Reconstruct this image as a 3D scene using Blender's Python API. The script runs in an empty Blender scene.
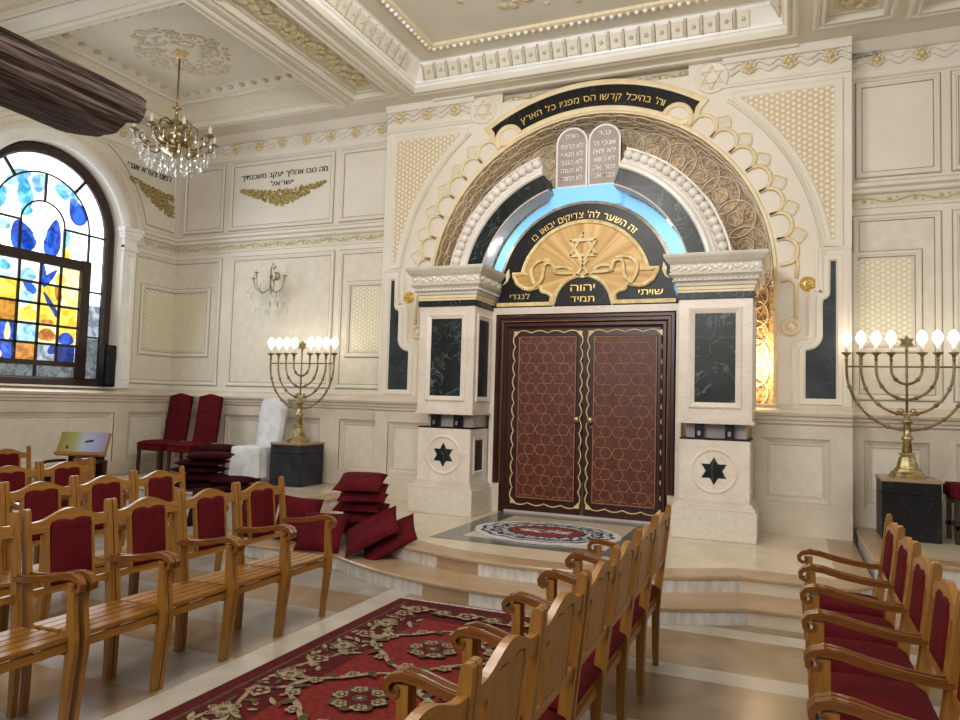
import bpy, bmesh, math, random
from math import sin, cos, pi, radians as rad, atan2, hypot, sqrt, degrees
from mathutils import Vector, Matrix
random.seed(11)
SC = bpy.context.scene
COL = SC.collection

# ------------------------------------------------------------------ materials
def srgb(r, g, b):
    f = lambda c: (c/255/12.92) if c/255 <= .04045 else ((c/255+.055)/1.055)**2.4
    return (f(r), f(g), f(b), 1)
def newmat(name):
    m = bpy.data.materials.new(name); m.use_nodes = True
    return m, m.node_tree.nodes, m.node_tree.links, m.node_tree.nodes['Principled BSDF']
def nmat(name, c1, c2=None, scale=4, rough=.55, bump=0, metal=0, detail=4, stretch=(1,1,1), lo=.35, hi=.65, sheen=0, dist=0, bscale=None, spec=.5):
    m, N, L, b = newmat(name)
    b.inputs['Roughness'].default_value = rough; b.inputs['Metallic'].default_value = metal
    b.inputs['Specular IOR Level'].default_value = spec
    if sheen:
        b.inputs['Sheen Weight'].default_value = sheen; b.inputs['Sheen Roughness'].default_value = .4
    tc = N.new('ShaderNodeTexCoord'); mp = N.new('ShaderNodeMapping'); mp.inputs['Scale'].default_value = stretch
    L.new(tc.outputs['Object'], mp.inputs[0])
    nz = N.new('ShaderNodeTexNoise'); nz.inputs['Scale'].default_value = scale; nz.inputs['Detail'].default_value = detail; nz.inputs['Distortion'].default_value = dist
    L.new(mp.outputs[0], nz.inputs['Vector'])
    cr = N.new('ShaderNodeValToRGB'); cr.color_ramp.elements[0].color = c1; cr.color_ramp.elements[1].color = c2 or c1
    cr.color_ramp.elements[0].position = lo; cr.color_ramp.elements[1].position = hi
    L.new(nz.outputs['Fac'], cr.inputs[0]); L.new(cr.outputs[0], b.inputs['Base Color'])
    if bump:
        n2 = nz
        if bscale:
            n2 = N.new('ShaderNodeTexNoise'); n2.inputs['Scale'].default_value = bscale; n2.inputs['Detail'].default_value = 3; L.new(mp.outputs[0], n2.inputs['Vector'])
        bp = N.new('ShaderNodeBump'); bp.inputs['Strength'].default_value = bump; bp.inputs['Distance'].default_value = .01
        L.new(n2.outputs['Fac'], bp.inputs['Height']); L.new(bp.outputs[0], b.inputs['Normal'])
    return m
def veined(name, base, base2, vein, scale=3, rough=.15, width=.03, amount=1.0):
    m, N, L, b = newmat(name); b.inputs['Roughness'].default_value = rough
    tc = N.new('ShaderNodeTexCoord')
    n1 = N.new('ShaderNodeTexNoise'); n1.inputs['Scale'].default_value = scale*1.2; n1.inputs['Detail'].default_value = 6
    n2 = N.new('ShaderNodeTexNoise'); n2.inputs['Scale'].default_value = scale; n2.inputs['Detail'].default_value = 8; n2.inputs['Distortion'].default_value = 1.6
    L.new(tc.outputs['Object'], n1.inputs['Vector']); L.new(tc.outputs['Object'], n2.inputs['Vector'])
    cr = N.new('ShaderNodeValToRGB'); cr.color_ramp.elements[0].color = base; cr.color_ramp.elements[1].color = base2
    cr.color_ramp.elements[0].position = .35; cr.color_ramp.elements[1].position = .7
    L.new(n1.outputs['Fac'], cr.inputs[0])
    s = N.new('ShaderNodeMath'); s.operation = 'SUBTRACT'; s.inputs[1].default_value = .5; L.new(n2.outputs['Fac'], s.inputs[0])
    a = N.new('ShaderNodeMath'); a.operation = 'ABSOLUTE'; L.new(s.outputs[0], a.inputs[0])
    r2 = N.new('ShaderNodeMapRange'); r2.inputs[1].default_value = 0; r2.inputs[2].default_value = width; r2.inputs[3].default_value = amount; r2.inputs[4].default_value = 0
    L.new(a.outputs[0], r2.inputs[0])
    mx = N.new('ShaderNodeMixRGB'); L.new(r2.outputs[0], mx.inputs[0]); L.new(cr.outputs[0], mx.inputs[1]); mx.inputs[2].default_value = vein
    L.new(mx.outputs[0], b.inputs['Base Color'])
    if max(base[:3]) < .06: b.inputs['Specular IOR Level'].default_value = .3
    return m
def hexdots(name, c1, c2, c3, k, plane='XZ', rough=.5, bump=.6):
    """relief of little stars on a hexagonal grid"""
    m, N, L, b = newmat(name); b.inputs['Roughness'].default_value = rough
    tc = N.new('ShaderNodeTexCoord'); sp = N.new('ShaderNodeSeparateXYZ'); L.new(tc.outputs['Object'], sp.inputs[0])
    A, B = {'XZ': (0, 2), 'YZ': (1, 2)}[plane]
    tot = None
    for ang in (0, 60, 120):
        m1 = N.new('ShaderNodeMath'); m1.operation = 'MULTIPLY'; m1.inputs[1].default_value = k*cos(rad(ang)); L.new(sp.outputs[A], m1.inputs[0])
        m2 = N.new('ShaderNodeMath'); m2.operation = 'MULTIPLY_ADD'; m2.inputs[1].default_value = k*sin(rad(ang)); L.new(sp.outputs[B], m2.inputs[0]); L.new(m1.outputs[0], m2.inputs[2])
        c = N.new('ShaderNodeMath'); c.operation = 'COSINE'; L.new(m2.outputs[0], c.inputs[0])
        if tot is None: tot = c
        else:
            ad = N.new('ShaderNodeMath'); ad.operation = 'ADD'; L.new(tot.outputs[0], ad.inputs[0]); L.new(c.outputs[0], ad.inputs[1]); tot = ad
    mr = N.new('ShaderNodeMapRange'); mr.inputs[1].default_value = -1.5; mr.inputs[2].default_value = 3; L.new(tot.outputs[0], mr.inputs[0])
    cr = N.new('ShaderNodeValToRGB'); e = cr.color_ramp.elements; e[0].color = c1; e[0].position = .05; e[1].color = c3; e[1].position = .7
    x = e.new(.3); x.color = c2
    L.new(mr.outputs[0], cr.inputs[0]); L.new(cr.outputs[0], b.inputs['Base Color'])
    bp = N.new('ShaderNodeBump'); bp.inputs['Strength'].default_value = bump; bp.inputs['Distance'].default_value = .02
    L.new(mr.outputs[0], bp.inputs['Height']); L.new(bp.outputs[0], b.inputs['Normal'])
    return m
def emat(name, col, strength, base=None):
    m, N, L, b = newmat(name)
    b.inputs['Base Color'].default_value = base or col
    b.inputs['Emission Color'].default_value = col; b.inputs['Emission Strength'].default_value = strength
    return m
M = {}
M['plaster'] = nmat('painted_plaster', srgb(219,212,197), srgb(227,220,206), 1.6, .6, .05, bscale=60)
M['ceil'] = nmat('ceiling_plaster', srgb(214,207,190), srgb(222,215,199), 1.2, .65)
M['ceil_flat'] = nmat('ceiling_field', srgb(206,198,180), srgb(216,209,192), 1.0, .7)
M['field'] = nmat('mottled_wall_field', srgb(214,205,186), srgb(223,215,198), 9, .6, .04, detail=8)
M['ark'] = nmat('ark_wall_paint', srgb(224,214,198), srgb(231,222,207), 1.4, .5)
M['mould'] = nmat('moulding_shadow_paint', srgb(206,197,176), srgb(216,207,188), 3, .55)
M['dado'] = veined('cream_dado_marble', srgb(206,193,173), srgb(219,207,189), srgb(192,176,152), 2.2, .28, .012, .4)
M['pillar'] = veined('pale_pillar_marble', srgb(218,205,190), srgb(230,219,206), srgb(200,184,166), 2.6, .25, .014, .5)
M['rough_stone'] = nmat('bush_hammered_stone', srgb(212,201,185), srgb(222,212,197), 20, .65, .15, detail=8)
M['green'] = veined('dark_green_marble', srgb(15,20,21), srgb(38,47,46), srgb(112,124,118), 3.2, .3, .013, .8)
M['green2'] = veined('slate_green_marble', srgb(36,43,47), srgb(58,66,68), srgb(100,108,108), 3, .3, .010, .5)
M['black'] = veined('black_marble', srgb(12,12,14), srgb(24,24,27), srgb(96,92,88), 2.6, .35, .006, .45)
M['slate'] = nmat('charcoal_slab', srgb(30,33,40), srgb(52,54,62), 6, .55, .1, spec=.25)
M['trimgold'] = nmat('cream_gold_trim', srgb(226,204,160), srgb(236,218,180), 6, .45)
M['palegold'] = nmat('pale_gold_leaf', srgb(216,200,162), srgb(230,218,188), 25, .5, .2)
M['gold'] = nmat('gold_leaf', srgb(196,158,78), srgb(232,204,126), 18, .35, .1, metal=.5)
M['goldpaint'] = nmat('gold_paint', srgb(212,184,118), srgb(240,220,164), 12, .4, .0)
M['garland'] = nmat('antique_gold_relief', srgb(120,102,52), srgb(190,168,104), 30, .55, .5, metal=.1)
M['sage'] = nmat('tan_gold_relief', srgb(186,170,128), srgb(210,196,158), 25, .6, .4)
M['sage2'] = nmat('cream_frieze_ground', srgb(206,198,174), srgb(216,208,187), 30, .7, .4)
M['star_grid'] = hexdots('star_relief_spandrel', srgb(206,186,152), srgb(216,198,166), srgb(242,232,208), 2*pi/.056, bump=.4)
M['star_pale'] = hexdots('pale_star_grille', srgb(214,203,172), srgb(222,212,184), srgb(236,229,208), 2*pi/.05, bump=.4)
M['star_paleY'] = hexdots('pale_star_grille_side', srgb(214,203,172), srgb(222,212,184), srgb(236,229,208), 2*pi/.05, plane='YZ', bump=.4)
M['mahog'] = nmat('mahogany', srgb(44,16,13), srgb(62,24,19), 5, .28, stretch=(6,6,.6))
M['lattice_ground'] = nmat('carved_mahogany', srgb(78,34,19), srgb(98,45,26), 14, .4, .1)
M['inlay'] = nmat('copper_inlay', srgb(150,94,58), srgb(176,116,74), 8, .45)
M['oak'] = nmat('oak_upright', srgb(122,79,27), srgb(158,109,42), 6, .36, .05, stretch=(9,9,.9), lo=.25, hi=.75)
M['oakh'] = nmat('oak_crosswise', srgb(126,82,28), srgb(162,112,45), 6, .33, .05, stretch=(9,.9,9), lo=.25, hi=.75)
M['oakarm'] = nmat('oak_arm', srgb(98,58,25), srgb(132,84,39), 6, .16, stretch=(.9,9,9), lo=.25, hi=.75)
M['velvet'] = nmat('burgundy_velvet', srgb(74,13,18), srgb(90,19,25), 8, .9, .05, spec=.1)
M['velvet_dark'] = nmat('dark_burgundy_velvet', srgb(40,8,12), srgb(56,11,17), 8, .92, .05, spec=.08)  # deepened so the cushion heap's shadow sits in the cloth colour
M['cushion'] = nmat('wine_red_cloth', srgb(72,14,21), srgb(90,19,27), 7, .92, .1, bscale=120, spec=.1)
M['brass'] = nmat('polished_brass', srgb(140,122,82), srgb(204,186,140), 14, .28, metal=.8)
M['brassdk'] = nmat('aged_brass', srgb(104,84,50), srgb(158,136,92), 14, .38, metal=.6)
M['white_cloth'] = nmat('white_cotton', srgb(200,200,202), srgb(222,222,222), 5, .9, .8, bscale=9, dist=1)
M['beamwood'] = nmat('weathered_beam', srgb(30,20,17), srgb(112,92,80), 6, .85, 1.0, detail=12, stretch=(9,.35,9), lo=.36, hi=.72)
M['darkwood'] = nmat('dark_stained_wood', srgb(36,22,14), srgb(62,38,24), 6, .35)
M['frame_brown'] = nmat('window_frame_brown', srgb(38,22,18), srgb(54,32,26), 8, .45)
M['lead'] = nmat('lead_bar', srgb(34,26,28), srgb(46,36,36), 8, .5)
M['speaker'] = nmat('black_speaker_cloth', srgb(8,8,9), srgb(13,13,14), 60, .8, spec=.1)
M['metal_dark'] = nmat('dark_metal', srgb(30,30,34), srgb(48,48,52), 10, .3, metal=.8)
M['chrome'] = nmat('chrome', srgb(140,140,146), srgb(180,180,186), 4, .25, metal=1)
M['tan'] = veined('tan_step_marble', srgb(156,130,100), srgb(174,148,118), srgb(142,114,84), 2.4, .3, .02, .4)
M['cream_floor'] = veined('cream_platform_marble', srgb(198,182,156), srgb(212,198,174), srgb(184,164,138), 2, .22, .015, .4)
M['riser_white'] = nmat('streaked_white_riser', srgb(186,180,172), srgb(214,209,200), 6, .4, stretch=(3,3,.8), detail=8)
M['grey_inlay'] = veined('grey_green_floor_inlay', srgb(84,86,80), srgb(108,110,102), srgb(136,136,126), 3, .2, .012, .5)
M['tablet'] = nmat('silvery_tablet', srgb(150,137,131), srgb(166,153,147), 3, .45, metal=.1)
M['white'] = nmat('white_enamel', srgb(236,234,228), srgb(246,244,240), 4, .35)
M['pearl'] = nmat('pearl_moulding', srgb(226,218,208), srgb(240,234,226), 6, .18)
M['blue'] = emat('lit_sky_blue_panel', (.24, .50, .74, 1), .72, srgb(100,176,226))
M['soffit'] = nmat('mauve_grey_soffit', srgb(190,178,170), srgb(204,194,186), 3, .5)
M['rim'] = nmat('grey_stone_rim', srgb(128,120,106), srgb(172,160,140), 16, .6, .3)
M['text_gold'] = nmat('gilt_letter', srgb(222,184,96), srgb(244,214,134), 10, .35, metal=.4)
M['text_black'] = nmat('black_paint', srgb(26,22,20), srgb(34,28,26), 5, .6)
M['niche'] = nmat('bronze_niche_ground', srgb(146,118,84), srgb(206,184,148), 26, .55, .6, detail=6, lo=.42, hi=.58, dist=1.4)
M['filigree'] = nmat('silver_gold_filigree', srgb(196,184,162), srgb(218,208,190), 10, .45, metal=.1)
M['cornice'] = nmat('grey_cream_cornice', srgb(196,190,174), srgb(212,206,190), 4, .45)
M['crystal'] = nmat('cut_crystal', srgb(226,226,222), srgb(246,246,244), 6, .08, spec=.9)
M['crystal'].node_tree.nodes['Principled BSDF'].inputs['Transmission Weight'].default_value = .45
M['candle'] = nmat('ivory_candle_sleeve', srgb(232,226,208), srgb(240,236,222), 4, .5)
M['bulb'] = emat('lit_bulb', (1, .90, .74, 1), 7, (1, 1, .95, 1))
M['spot'] = emat('lit_spotlight', (1, .97, .92, 1), 14)
M['stain'] = nmat('damp_stain', srgb(120,112,118), srgb(166,158,150), 20, .8)
def print_mat():
    m, N, L, b = newmat('lectern_top_print'); b.inputs['Roughness'].default_value = .3
    tc = N.new('ShaderNodeTexCoord'); sp = N.new('ShaderNodeSeparateXYZ'); L.new(tc.outputs['Object'], sp.inputs[0])
    cr = N.new('ShaderNodeValToRGB'); k = cr.color_ramp.elements; k[0].position = 0; k[0].color = srgb(128,118,52); k[1].position = 1; k[1].color = srgb(132,126,140)
    for p, c in ((.32, srgb(150,146,92)), (.5, srgb(158,166,184)), (.72, srgb(148,150,186))):
        q = k.new(p); q.color = c
    mr = N.new('ShaderNodeMapRange'); mr.inputs[1].default_value = -.23; mr.inputs[2].default_value = .23; L.new(sp.outputs[0], mr.inputs[0]); L.new(mr.outputs[0], cr.inputs[0]); L.new(cr.outputs[0], b.inputs['Base Color'])
    return m
M['paper'] = print_mat()
M['rug_red'] = nmat('runner_red_pile', srgb(102,35,31), srgb(120,45,39), 30, .95, .3, bscale=200, spec=.1)
M['rug_dark'] = nmat('runner_maroon_pile', srgb(70,25,27), srgb(86,32,33), 30, .95, .3, bscale=200, spec=.1)
M['rug_beige'] = nmat('runner_beige_pile', srgb(126,110,86), srgb(156,140,112), 40, .95, .3, bscale=200, spec=.1)
M['rug_olive'] = nmat('runner_olive_pile', srgb(66,56,42), srgb(92,78,60), 40, .95, .3, bscale=200, spec=.1)
M['rug_white'] = nmat('white_shag_pile', srgb(186,182,178), srgb(212,209,205), 50, .95, .6, bscale=120, spec=.1)
M['rug_navy'] = nmat('navy_pile', srgb(30,30,42), srgb(64,64,76), 60, .95, .5, bscale=150, spec=.1)
M['rug_grey'] = nmat('grey_pile', srgb(112,114,122), srgb(190,192,196), 40, .95, .5, bscale=150, spec=.1)
M['rug_rose'] = nmat('rose_pile', srgb(112,46,46), srgb(136,66,63), 40, .95, .5, bscale=150, spec=.1)

def sunray_mat():
    m, N, L, b = newmat('sunburst_gold'); b.inputs['Roughness'].default_value = .45; b.inputs['Metallic'].default_value = .1
    tc = N.new('ShaderNodeTexCoord'); mp = N.new('ShaderNodeMapping'); mp.inputs['Location'].default_value = (2.255, 0, -3.18); L.new(tc.outputs['Object'], mp.inputs[0])
    sp = N.new('ShaderNodeSeparateXYZ'); L.new(mp.outputs[0], sp.inputs[0])
    at = N.new('ShaderNodeMath'); at.operation = 'ARCTAN2'; L.new(sp.outputs[0], at.inputs[0]); L.new(sp.outputs[2], at.inputs[1])
    nz = N.new('ShaderNodeTexNoise'); nz.noise_dimensions = '1D'; nz.inputs['Scale'].default_value = 5; nz.inputs['Detail'].default_value = 5; L.new(at.outputs[0], nz.inputs['W'])
    cr = N.new('ShaderNodeValToRGB'); e = cr.color_ramp.elements
    e[0].color = srgb(186,136,70); e[0].position = .34; e[1].color = srgb(226,192,128); e[1].position = .7
    L.new(nz.outputs['Fac'], cr.inputs[0]); L.new(cr.outputs[0], b.inputs['Base Color'])
    return m
M['sunray'] = sunray_mat()

def floor_mat():
    m, N, L, b = newmat('banded_marble_floor'); b.inputs['Roughness'].default_value = .27
    tc = N.new('ShaderNodeTexCoord'); sp = N.new('ShaderNodeSeparateXYZ'); L.new(tc.outputs['Object'], sp.inputs[0])
    def math(op, a, c=None, d=None):
        n = N.new('ShaderNodeMath'); n.operation = op
        for i, v in enumerate((a, c, d)):
            if v is None: continue
            if hasattr(v, 'outputs'): L.new(v.outputs[0], n.inputs[i])
            elif isinstance(v, (int, float)): n.inputs[i].default_value = v
            else: L.new(v, n.inputs[i])
        return n
    X, Y = sp.outputs[0], sp.outputs[1]
    def marble(c1, c2, c3, s):
        n = N.new('ShaderNodeTexNoise'); n.inputs['Scale'].default_value = s; n.inputs['Detail'].default_value = 9; n.inputs['Distortion'].default_value = 1.2
        L.new(tc.outputs['Object'], n.inputs['Vector'])
        r = N.new('ShaderNodeValToRGB'); e = r.color_ramp.elements; e[0].color = c1; e[0].position = .3; e[1].color = c3; e[1].position = .72
        k = e.new(.5); k.color = c2; L.new(n.outputs['Fac'], r.inputs[0]); return r
    tan = marble(srgb(122,100,74), srgb(140,117,90), srgb(154,131,104), 1.6)
    wht = marble(srgb(160,150,136), srgb(176,167,153), srgb(190,182,170), 1.4)
    gry = marble(srgb(128,121,112), srgb(146,139,130), srgb(164,157,148), 1.3)
    # bands across the hall: white strip .2 of every .92
    ym = math('FRACT', math('DIVIDE', math('SUBTRACT', Y, 4.55), .92))
    band = math('LESS_THAN', ym, .235)
    # left field: alternating tan and grey tiles
    yl = math('FRACT', math('DIVIDE', math('SUBTRACT', Y, 3.0), 1.1))
    lt = math('GREATER_THAN', yl, .54)
    xl = math('LESS_THAN', X, -3.08)
    strip = math('MULTIPLY', math('LESS_THAN', X, -2.87), math('GREATER_THAN', X, -3.08))
    def mix(f, a, c):
        n = N.new('ShaderNodeMixRGB'); L.new(f.outputs[0], n.inputs[0]); L.new(a.outputs[0], n.inputs[1]); L.new(c.outputs[0], n.inputs[2]); return n
    right = mix(band, tan, wht); left = mix(lt, gry, tan)
    c = mix(xl, right, left); c = mix(strip, c, wht)
    L.new(c.outputs[0], b.inputs['Base Color'])
    return m
M['floor'] = floor_mat()

# ------------------------------------------------------------------ mesh builder
class MB:
    def __init__(s): s.v = []; s.f = []; s.m = []; s.sm = []; s.mats = []; s.cur = 0; s.T = None
    def mat(s, k):
        if k not in s.mats: s.mats.append(k)
        s.cur = s.mats.index(k); return s
    def add(s, vs, fs, smooth=False):
        o = len(s.v); T = s.T
        s.v += [(T @ Vector(p))[:] if T is not None else tuple(p) for p in vs]
        for f in fs:
            s.f.append([i+o for i in f]); s.m.append(s.cur); s.sm.append(smooth)
        return s
    def box(s, x0, x1, y0, y1, z0, z1):
        v = [(x, y, z) for x in (x0, x1) for y in (y0, y1) for z in (z0, z1)]
        return s.add(v, [(0,1,3,2),(4,6,7,5),(0,4,5,1),(2,3,7,6),(0,2,6,4),(1,5,7,3)])
    def bbox(s, x0, x1, y0, y1, z0, z1, r=.008):
        """box with chamfered edges"""
        bm = bmesh.new(); bmesh.ops.create_cube(bm, size=1)
        for q in bm.verts: q.co = Vector((x0+(q.co.x+.5)*(x1-x0), y0+(q.co.y+.5)*(y1-y0), z0+(q.co.z+.5)*(z1-z0)))
        bmesh.ops.bevel(bm, geom=bm.edges[:], offset=r, segments=2, affect='EDGES')
        bm.verts.index_update()
        s.add([q.co[:] for q in bm.verts], [[q.index for q in f.verts] for f in bm.faces]); bm.free(); return s
    def hexa(s, a, b):
        """solid between two quads (same winding)"""
        n = len(a); v = list(a)+list(b)
        return s.add(v, [tuple(range(n))[::-1], tuple(range(n, 2*n))]+[(i, (i+1) % n, n+(i+1) % n, n+i) for i in range(n)])
    def prism(s, pts, mp, d0, d1, back=True):
        n = len(pts); v = [mp(a, b, d1) for a, b in pts]+[mp(a, b, d0) for a, b in pts]
        fs = [tuple(range(n))]+[(i, n+i, n+(i+1) % n, (i+1) % n) for i in range(n)]
        if back: fs.append(tuple(range(n, 2*n))[::-1])
        return s.add(v, fs)
    def loops(s, L, closed=True, capA=False, capB=False, smooth=False):
        """skin a list of equal-length point loops"""
        n = len(L[0]); v = [p for l in L for p in l]; fs = []
        for k in range(len(L)-1):
            for i in range(n if closed else n-1):
                j = (i+1) % n; fs.append((k*n+i, k*n+j, (k+1)*n+j, (k+1)*n+i))
        if capA: fs.append(tuple(range(n))[::-1])
        if capB: fs.append(tuple(range((len(L)-1)*n, len(L)*n)))
        return s.add(v, fs, smooth)
    def pframe(s, pts, mp, prof, closed=True, fill=False):
        """moulding following polygon pts; prof = [(inset, depth)...]"""
        L = [[mp(a, b, d) for a, b in inset(pts, t, closed)] for t, d in prof]
        s.loops(L, closed)
        if fill:
            s.add(L[-1], [tuple(range(len(pts)))])
        return s
    def rframe(s, x0, x1, z0, z1, mp, prof, fill=False):
        return s.pframe([(x0, z0), (x1, z0), (x1, z1), (x0, z1)], mp, prof, True, fill)
    def arc(s, c, prof, a0, a1, n, mp, caps=True, closedprof=True, smooth=False):
        """sweep profile [(r,d)] round centre c"""
        L = []
        for i in range(n+1):
            a = rad(a0+(a1-a0)*i/n); L.append([mp(c[0]+r*cos(a), c[1]+r*sin(a), d) for r, d in prof])
        return s.loops(L, closedprof, caps, caps, smooth)
    def lathe(s, prof, M4=None, n=16, smooth=True, scale=1):
        L = []
        for r, z in prof:
            L.append([(r*cos(2*pi*i/n), r*sin(2*pi*i/n), z) for i in range(n)])
        if M4 is not None: L = [[(M4 @ Vector(p))[:] for p in l] for l in L]
        return s.loops(L, True, True, True, smooth)
    def tube(s, pts, r, n=6, closed=False, smooth=True, rs=None):
        P = [Vector(p) for p in pts]; k = len(P); L = []; up = None
        for i in range(k):
            if closed: t = P[(i+1) % k]-P[i-1]
            else: t = P[min(i+1, k-1)]-P[max(i-1, 0)]
            if t.length < 1e-9: t = Vector((0, 0, 1))
            t.normalize()
            if up is None:
                up = Vector((0, 0, 1)) if abs(t.z) < .9 else Vector((1, 0, 0))
            u = up-t*up.dot(t)
            if u.length < 1e-6: u = t.orthogonal()
            u.normalize(); w = t.cross(u); up = u
            rr = rs[i] if rs else r
            L.append([(P[i]+u*rr*cos(2*pi*j/n)+w*rr*sin(2*pi*j/n))[:] for j in range(n)])
        if closed: L.append(L[0]); return s.loops(L, True, False, False, smooth)
        return s.loops(L, True, True, True, smooth)
    def bar(s, pts, w, h, closed=False, side=Vector((0, 1, 0))):
        """rectangular section along pts; w across 'side', h the other way"""
        P = [Vector(p) for p in pts]; L = []
        for i in range(len(P)):
            t = (P[min(i+1, len(P)-1)]-P[max(i-1, 0)]).normalized(); n = t.cross(side).normalized()
            hh = h[i] if isinstance(h, (list, tuple)) else h
            ww = w[i] if isinstance(w, (list, tuple)) else w
            L.append([(P[i]+side*ww/2*a+n*hh/2*b)[:] for a, b in ((1, 1), (-1, 1), (-1, -1), (1, -1))])
        return s.loops(L, True, True, True)
    def ball(s, c, r, n=8, m=6, sx=1, sy=1, sz=1):
        L = []
        for i in range(m+1):
            t = pi*i/m; rr = max(sin(t), 1e-3)
            L.append([(c[0]+sx*r*rr*cos(2*pi*j/n), c[1]+sy*r*rr*sin(2*pi*j/n), c[2]+sz*r*cos(t)) for j in range(n)])
        return s.loops(L, True, True, True, True)
    def build(s, name, parent=None, loc=None):
        me = bpy.data.meshes.new(name); me.from_pydata(s.v, [], s.f)
        for k in s.mats: me.materials.append(M[k])
        me.polygons.foreach_set('material_index', s.m); me.polygons.foreach_set('use_smooth', s.sm)
        bm = bmesh.new(); bm.from_mesh(me); bmesh.ops.remove_doubles(bm, verts=bm.verts, dist=1e-5); bmesh.ops.recalc_face_normals(bm, faces=bm.faces); bm.to_mesh(me); bm.free()
        o = bpy.data.objects.new(name, me); COL.objects.link(o)
        if parent: o.parent = parent
        if loc: o.location = loc
        return o
def inset(pts, t, closed=True):
    if abs(t) < 1e-9: return list(pts)
    n = len(pts); A = sum(pts[i][0]*pts[(i+1) % n][1]-pts[(i+1) % n][0]*pts[i][1] for i in range(n)) if closed else -1
    sg = 1 if A > 0 else -1; out = []
    for i in range(n):
        p = Vector(pts[i]); a = Vector(pts[i-1]); b = Vector(pts[(i+1) % n])
        e1 = (p-a); e2 = (b-p)
        if not closed and i == 0: e1 = e2
        if not closed and i == n-1: e2 = e1
        if e1.length < 1e-9: e1 = e2
        if e2.length < 1e-9: e2 = e1
        e1 = e1.normalized(); e2 = e2.normalized()
        n1 = Vector((-e1.y, e1.x))*sg; n2 = Vector((-e2.y, e2.x))*sg
        m = n1+n2
        if m.length < 1e-6: m = n1
        m.normalize(); k = max(m.dot(n1), .35)
        q = p+m*t/k; out.append((q.x, q.y))
    return out
def arcpts(cx, cz, r, a0, a1, n):
    return [(cx+r*cos(rad(a0+(a1-a0)*i/n)), cz+r*sin(rad(a0+(a1-a0)*i/n))) for i in range(n+1)]
def star6(cx, cz, R, rot=90):
    r = R/sqrt(3)
    return [(cx+(R if i % 2 == 0 else r)*cos(rad(rot+30*i)), cz+(R if i % 2 == 0 else r)*sin(rad(rot+30*i))) for i in range(12)]
def star_lines(cx, cz, R):
    return [[(cx+R*cos(rad(a+o)), cz+R*sin(rad(a+o))) for o in (0, 120, 240)] for a in (90, 270)]
def tag(o, label=None, cat=None, group=None, kind=None):
    if label: o['label'] = label
    if cat: o['category'] = cat
    if group: o['group'] = group
    if kind: o['kind'] = kind
    return o
def empty(name, loc=(0, 0, 0), rz=0, label=None, cat=None, group=None):
    o = bpy.data.objects.new(name, None); COL.objects.link(o); o.empty_display_size = .1
    o.location = loc; o.rotation_euler = (0, 0, rz); tag(o, label, cat, group); return o
def attach(mb, nm, root, par=None):
    o = mb.build(nm)
    if par: o.parent = par
    else: o.parent = root; o.matrix_parent_inverse = Matrix.Translation(-root.location)
    return o
def kids(o): return [c for c in bpy.data.objects if c.parent == o]
def copy_tree(o, parent=None):
    c = o.copy(); COL.objects.link(c); c.parent = parent
    for ch in kids(o): copy_tree(ch, c)
    return c
def wallmap(Y): return lambda a, b, d: (a, Y-d, b)
def leftmap(X): return lambda a, b, d: (X+d, a, b)

# Hebrew lettering from Blender's built-in font
_G = {}
_fc = bpy.data.curves.new('glyph', 'FONT'); _fo = bpy.data.objects.new('glyph', _fc); COL.objects.link(_fo)
def glyph(ch):
    if ch not in _G:
        _fc.body = ch; bpy.context.view_layer.update()
        dg = bpy.context.evaluated_depsgraph_get(); me = bpy.data.meshes.new_from_object(_fo.evaluated_get(dg))
        vs = [(v.co.x, v.co.y) for v in me.vertices]; fs = [list(p.vertices) for p in me.polygons]
        x0 = min(p[0] for p in vs); x1 = max(p[0] for p in vs)
        _G[ch] = ([(x-x0, y) for x, y in vs], fs, x1-x0); bpy.data.meshes.remove(me)
    return _G[ch]
def layout(text, gap=.1, space=.32):
    out = []; x = 0
    for ch in reversed(text):
        if ch == ' ': x += space; continue
        g = glyph(ch); out.append((g, x)); x += g[2]+gap
    return out, x-gap
def text_flat(mb, text, cx, z, size, mp, d, width=None):
    lay, w = layout(text); sx = size if width is None else width/w
    for (vs, fs, _), x in lay:
        mb.add([mp(cx+(x-w/2+px)*sx, z+py*size, d) for px, py in vs], fs)
def text_arc(mb, text, c, r, size, a_mid, span, mp, d):
    lay, w = layout(text); sx = rad(span)/w
    for (vs, fs, gw), x in lay:
        am = rad(a_mid)+rad(span)/2-(x+gw/2)*sx
        for_v = []
        for px, py in vs:
            lx = (px-gw/2)*sx*r; ly = py*size
            for_v.append(mp(c[0]+(r+ly)*cos(am)+lx*sin(am), c[1]+(r+ly)*sin(am)-lx*cos(am), d))
        mb.add(for_v, fs)
M['groove_shade'] = nmat('taupe_groove_shadow', srgb(150,138,116), srgb(166,154,130), 6, .6)  # darker strips round the panels, painted in place of groove shadows
M['relief_tan'] = nmat('tan_ceiling_relief', srgb(186,174,146), srgb(206,195,170), 25, .7, .3)
M['sconce_brass'] = nmat('silvered_brass', srgb(128,112,84), srgb(190,176,146), 14, .35, metal=.5)
M['rosette'] = nmat('dull_gold_rosette', srgb(202,182,136), srgb(224,208,168), 25, .5, .2)
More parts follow.
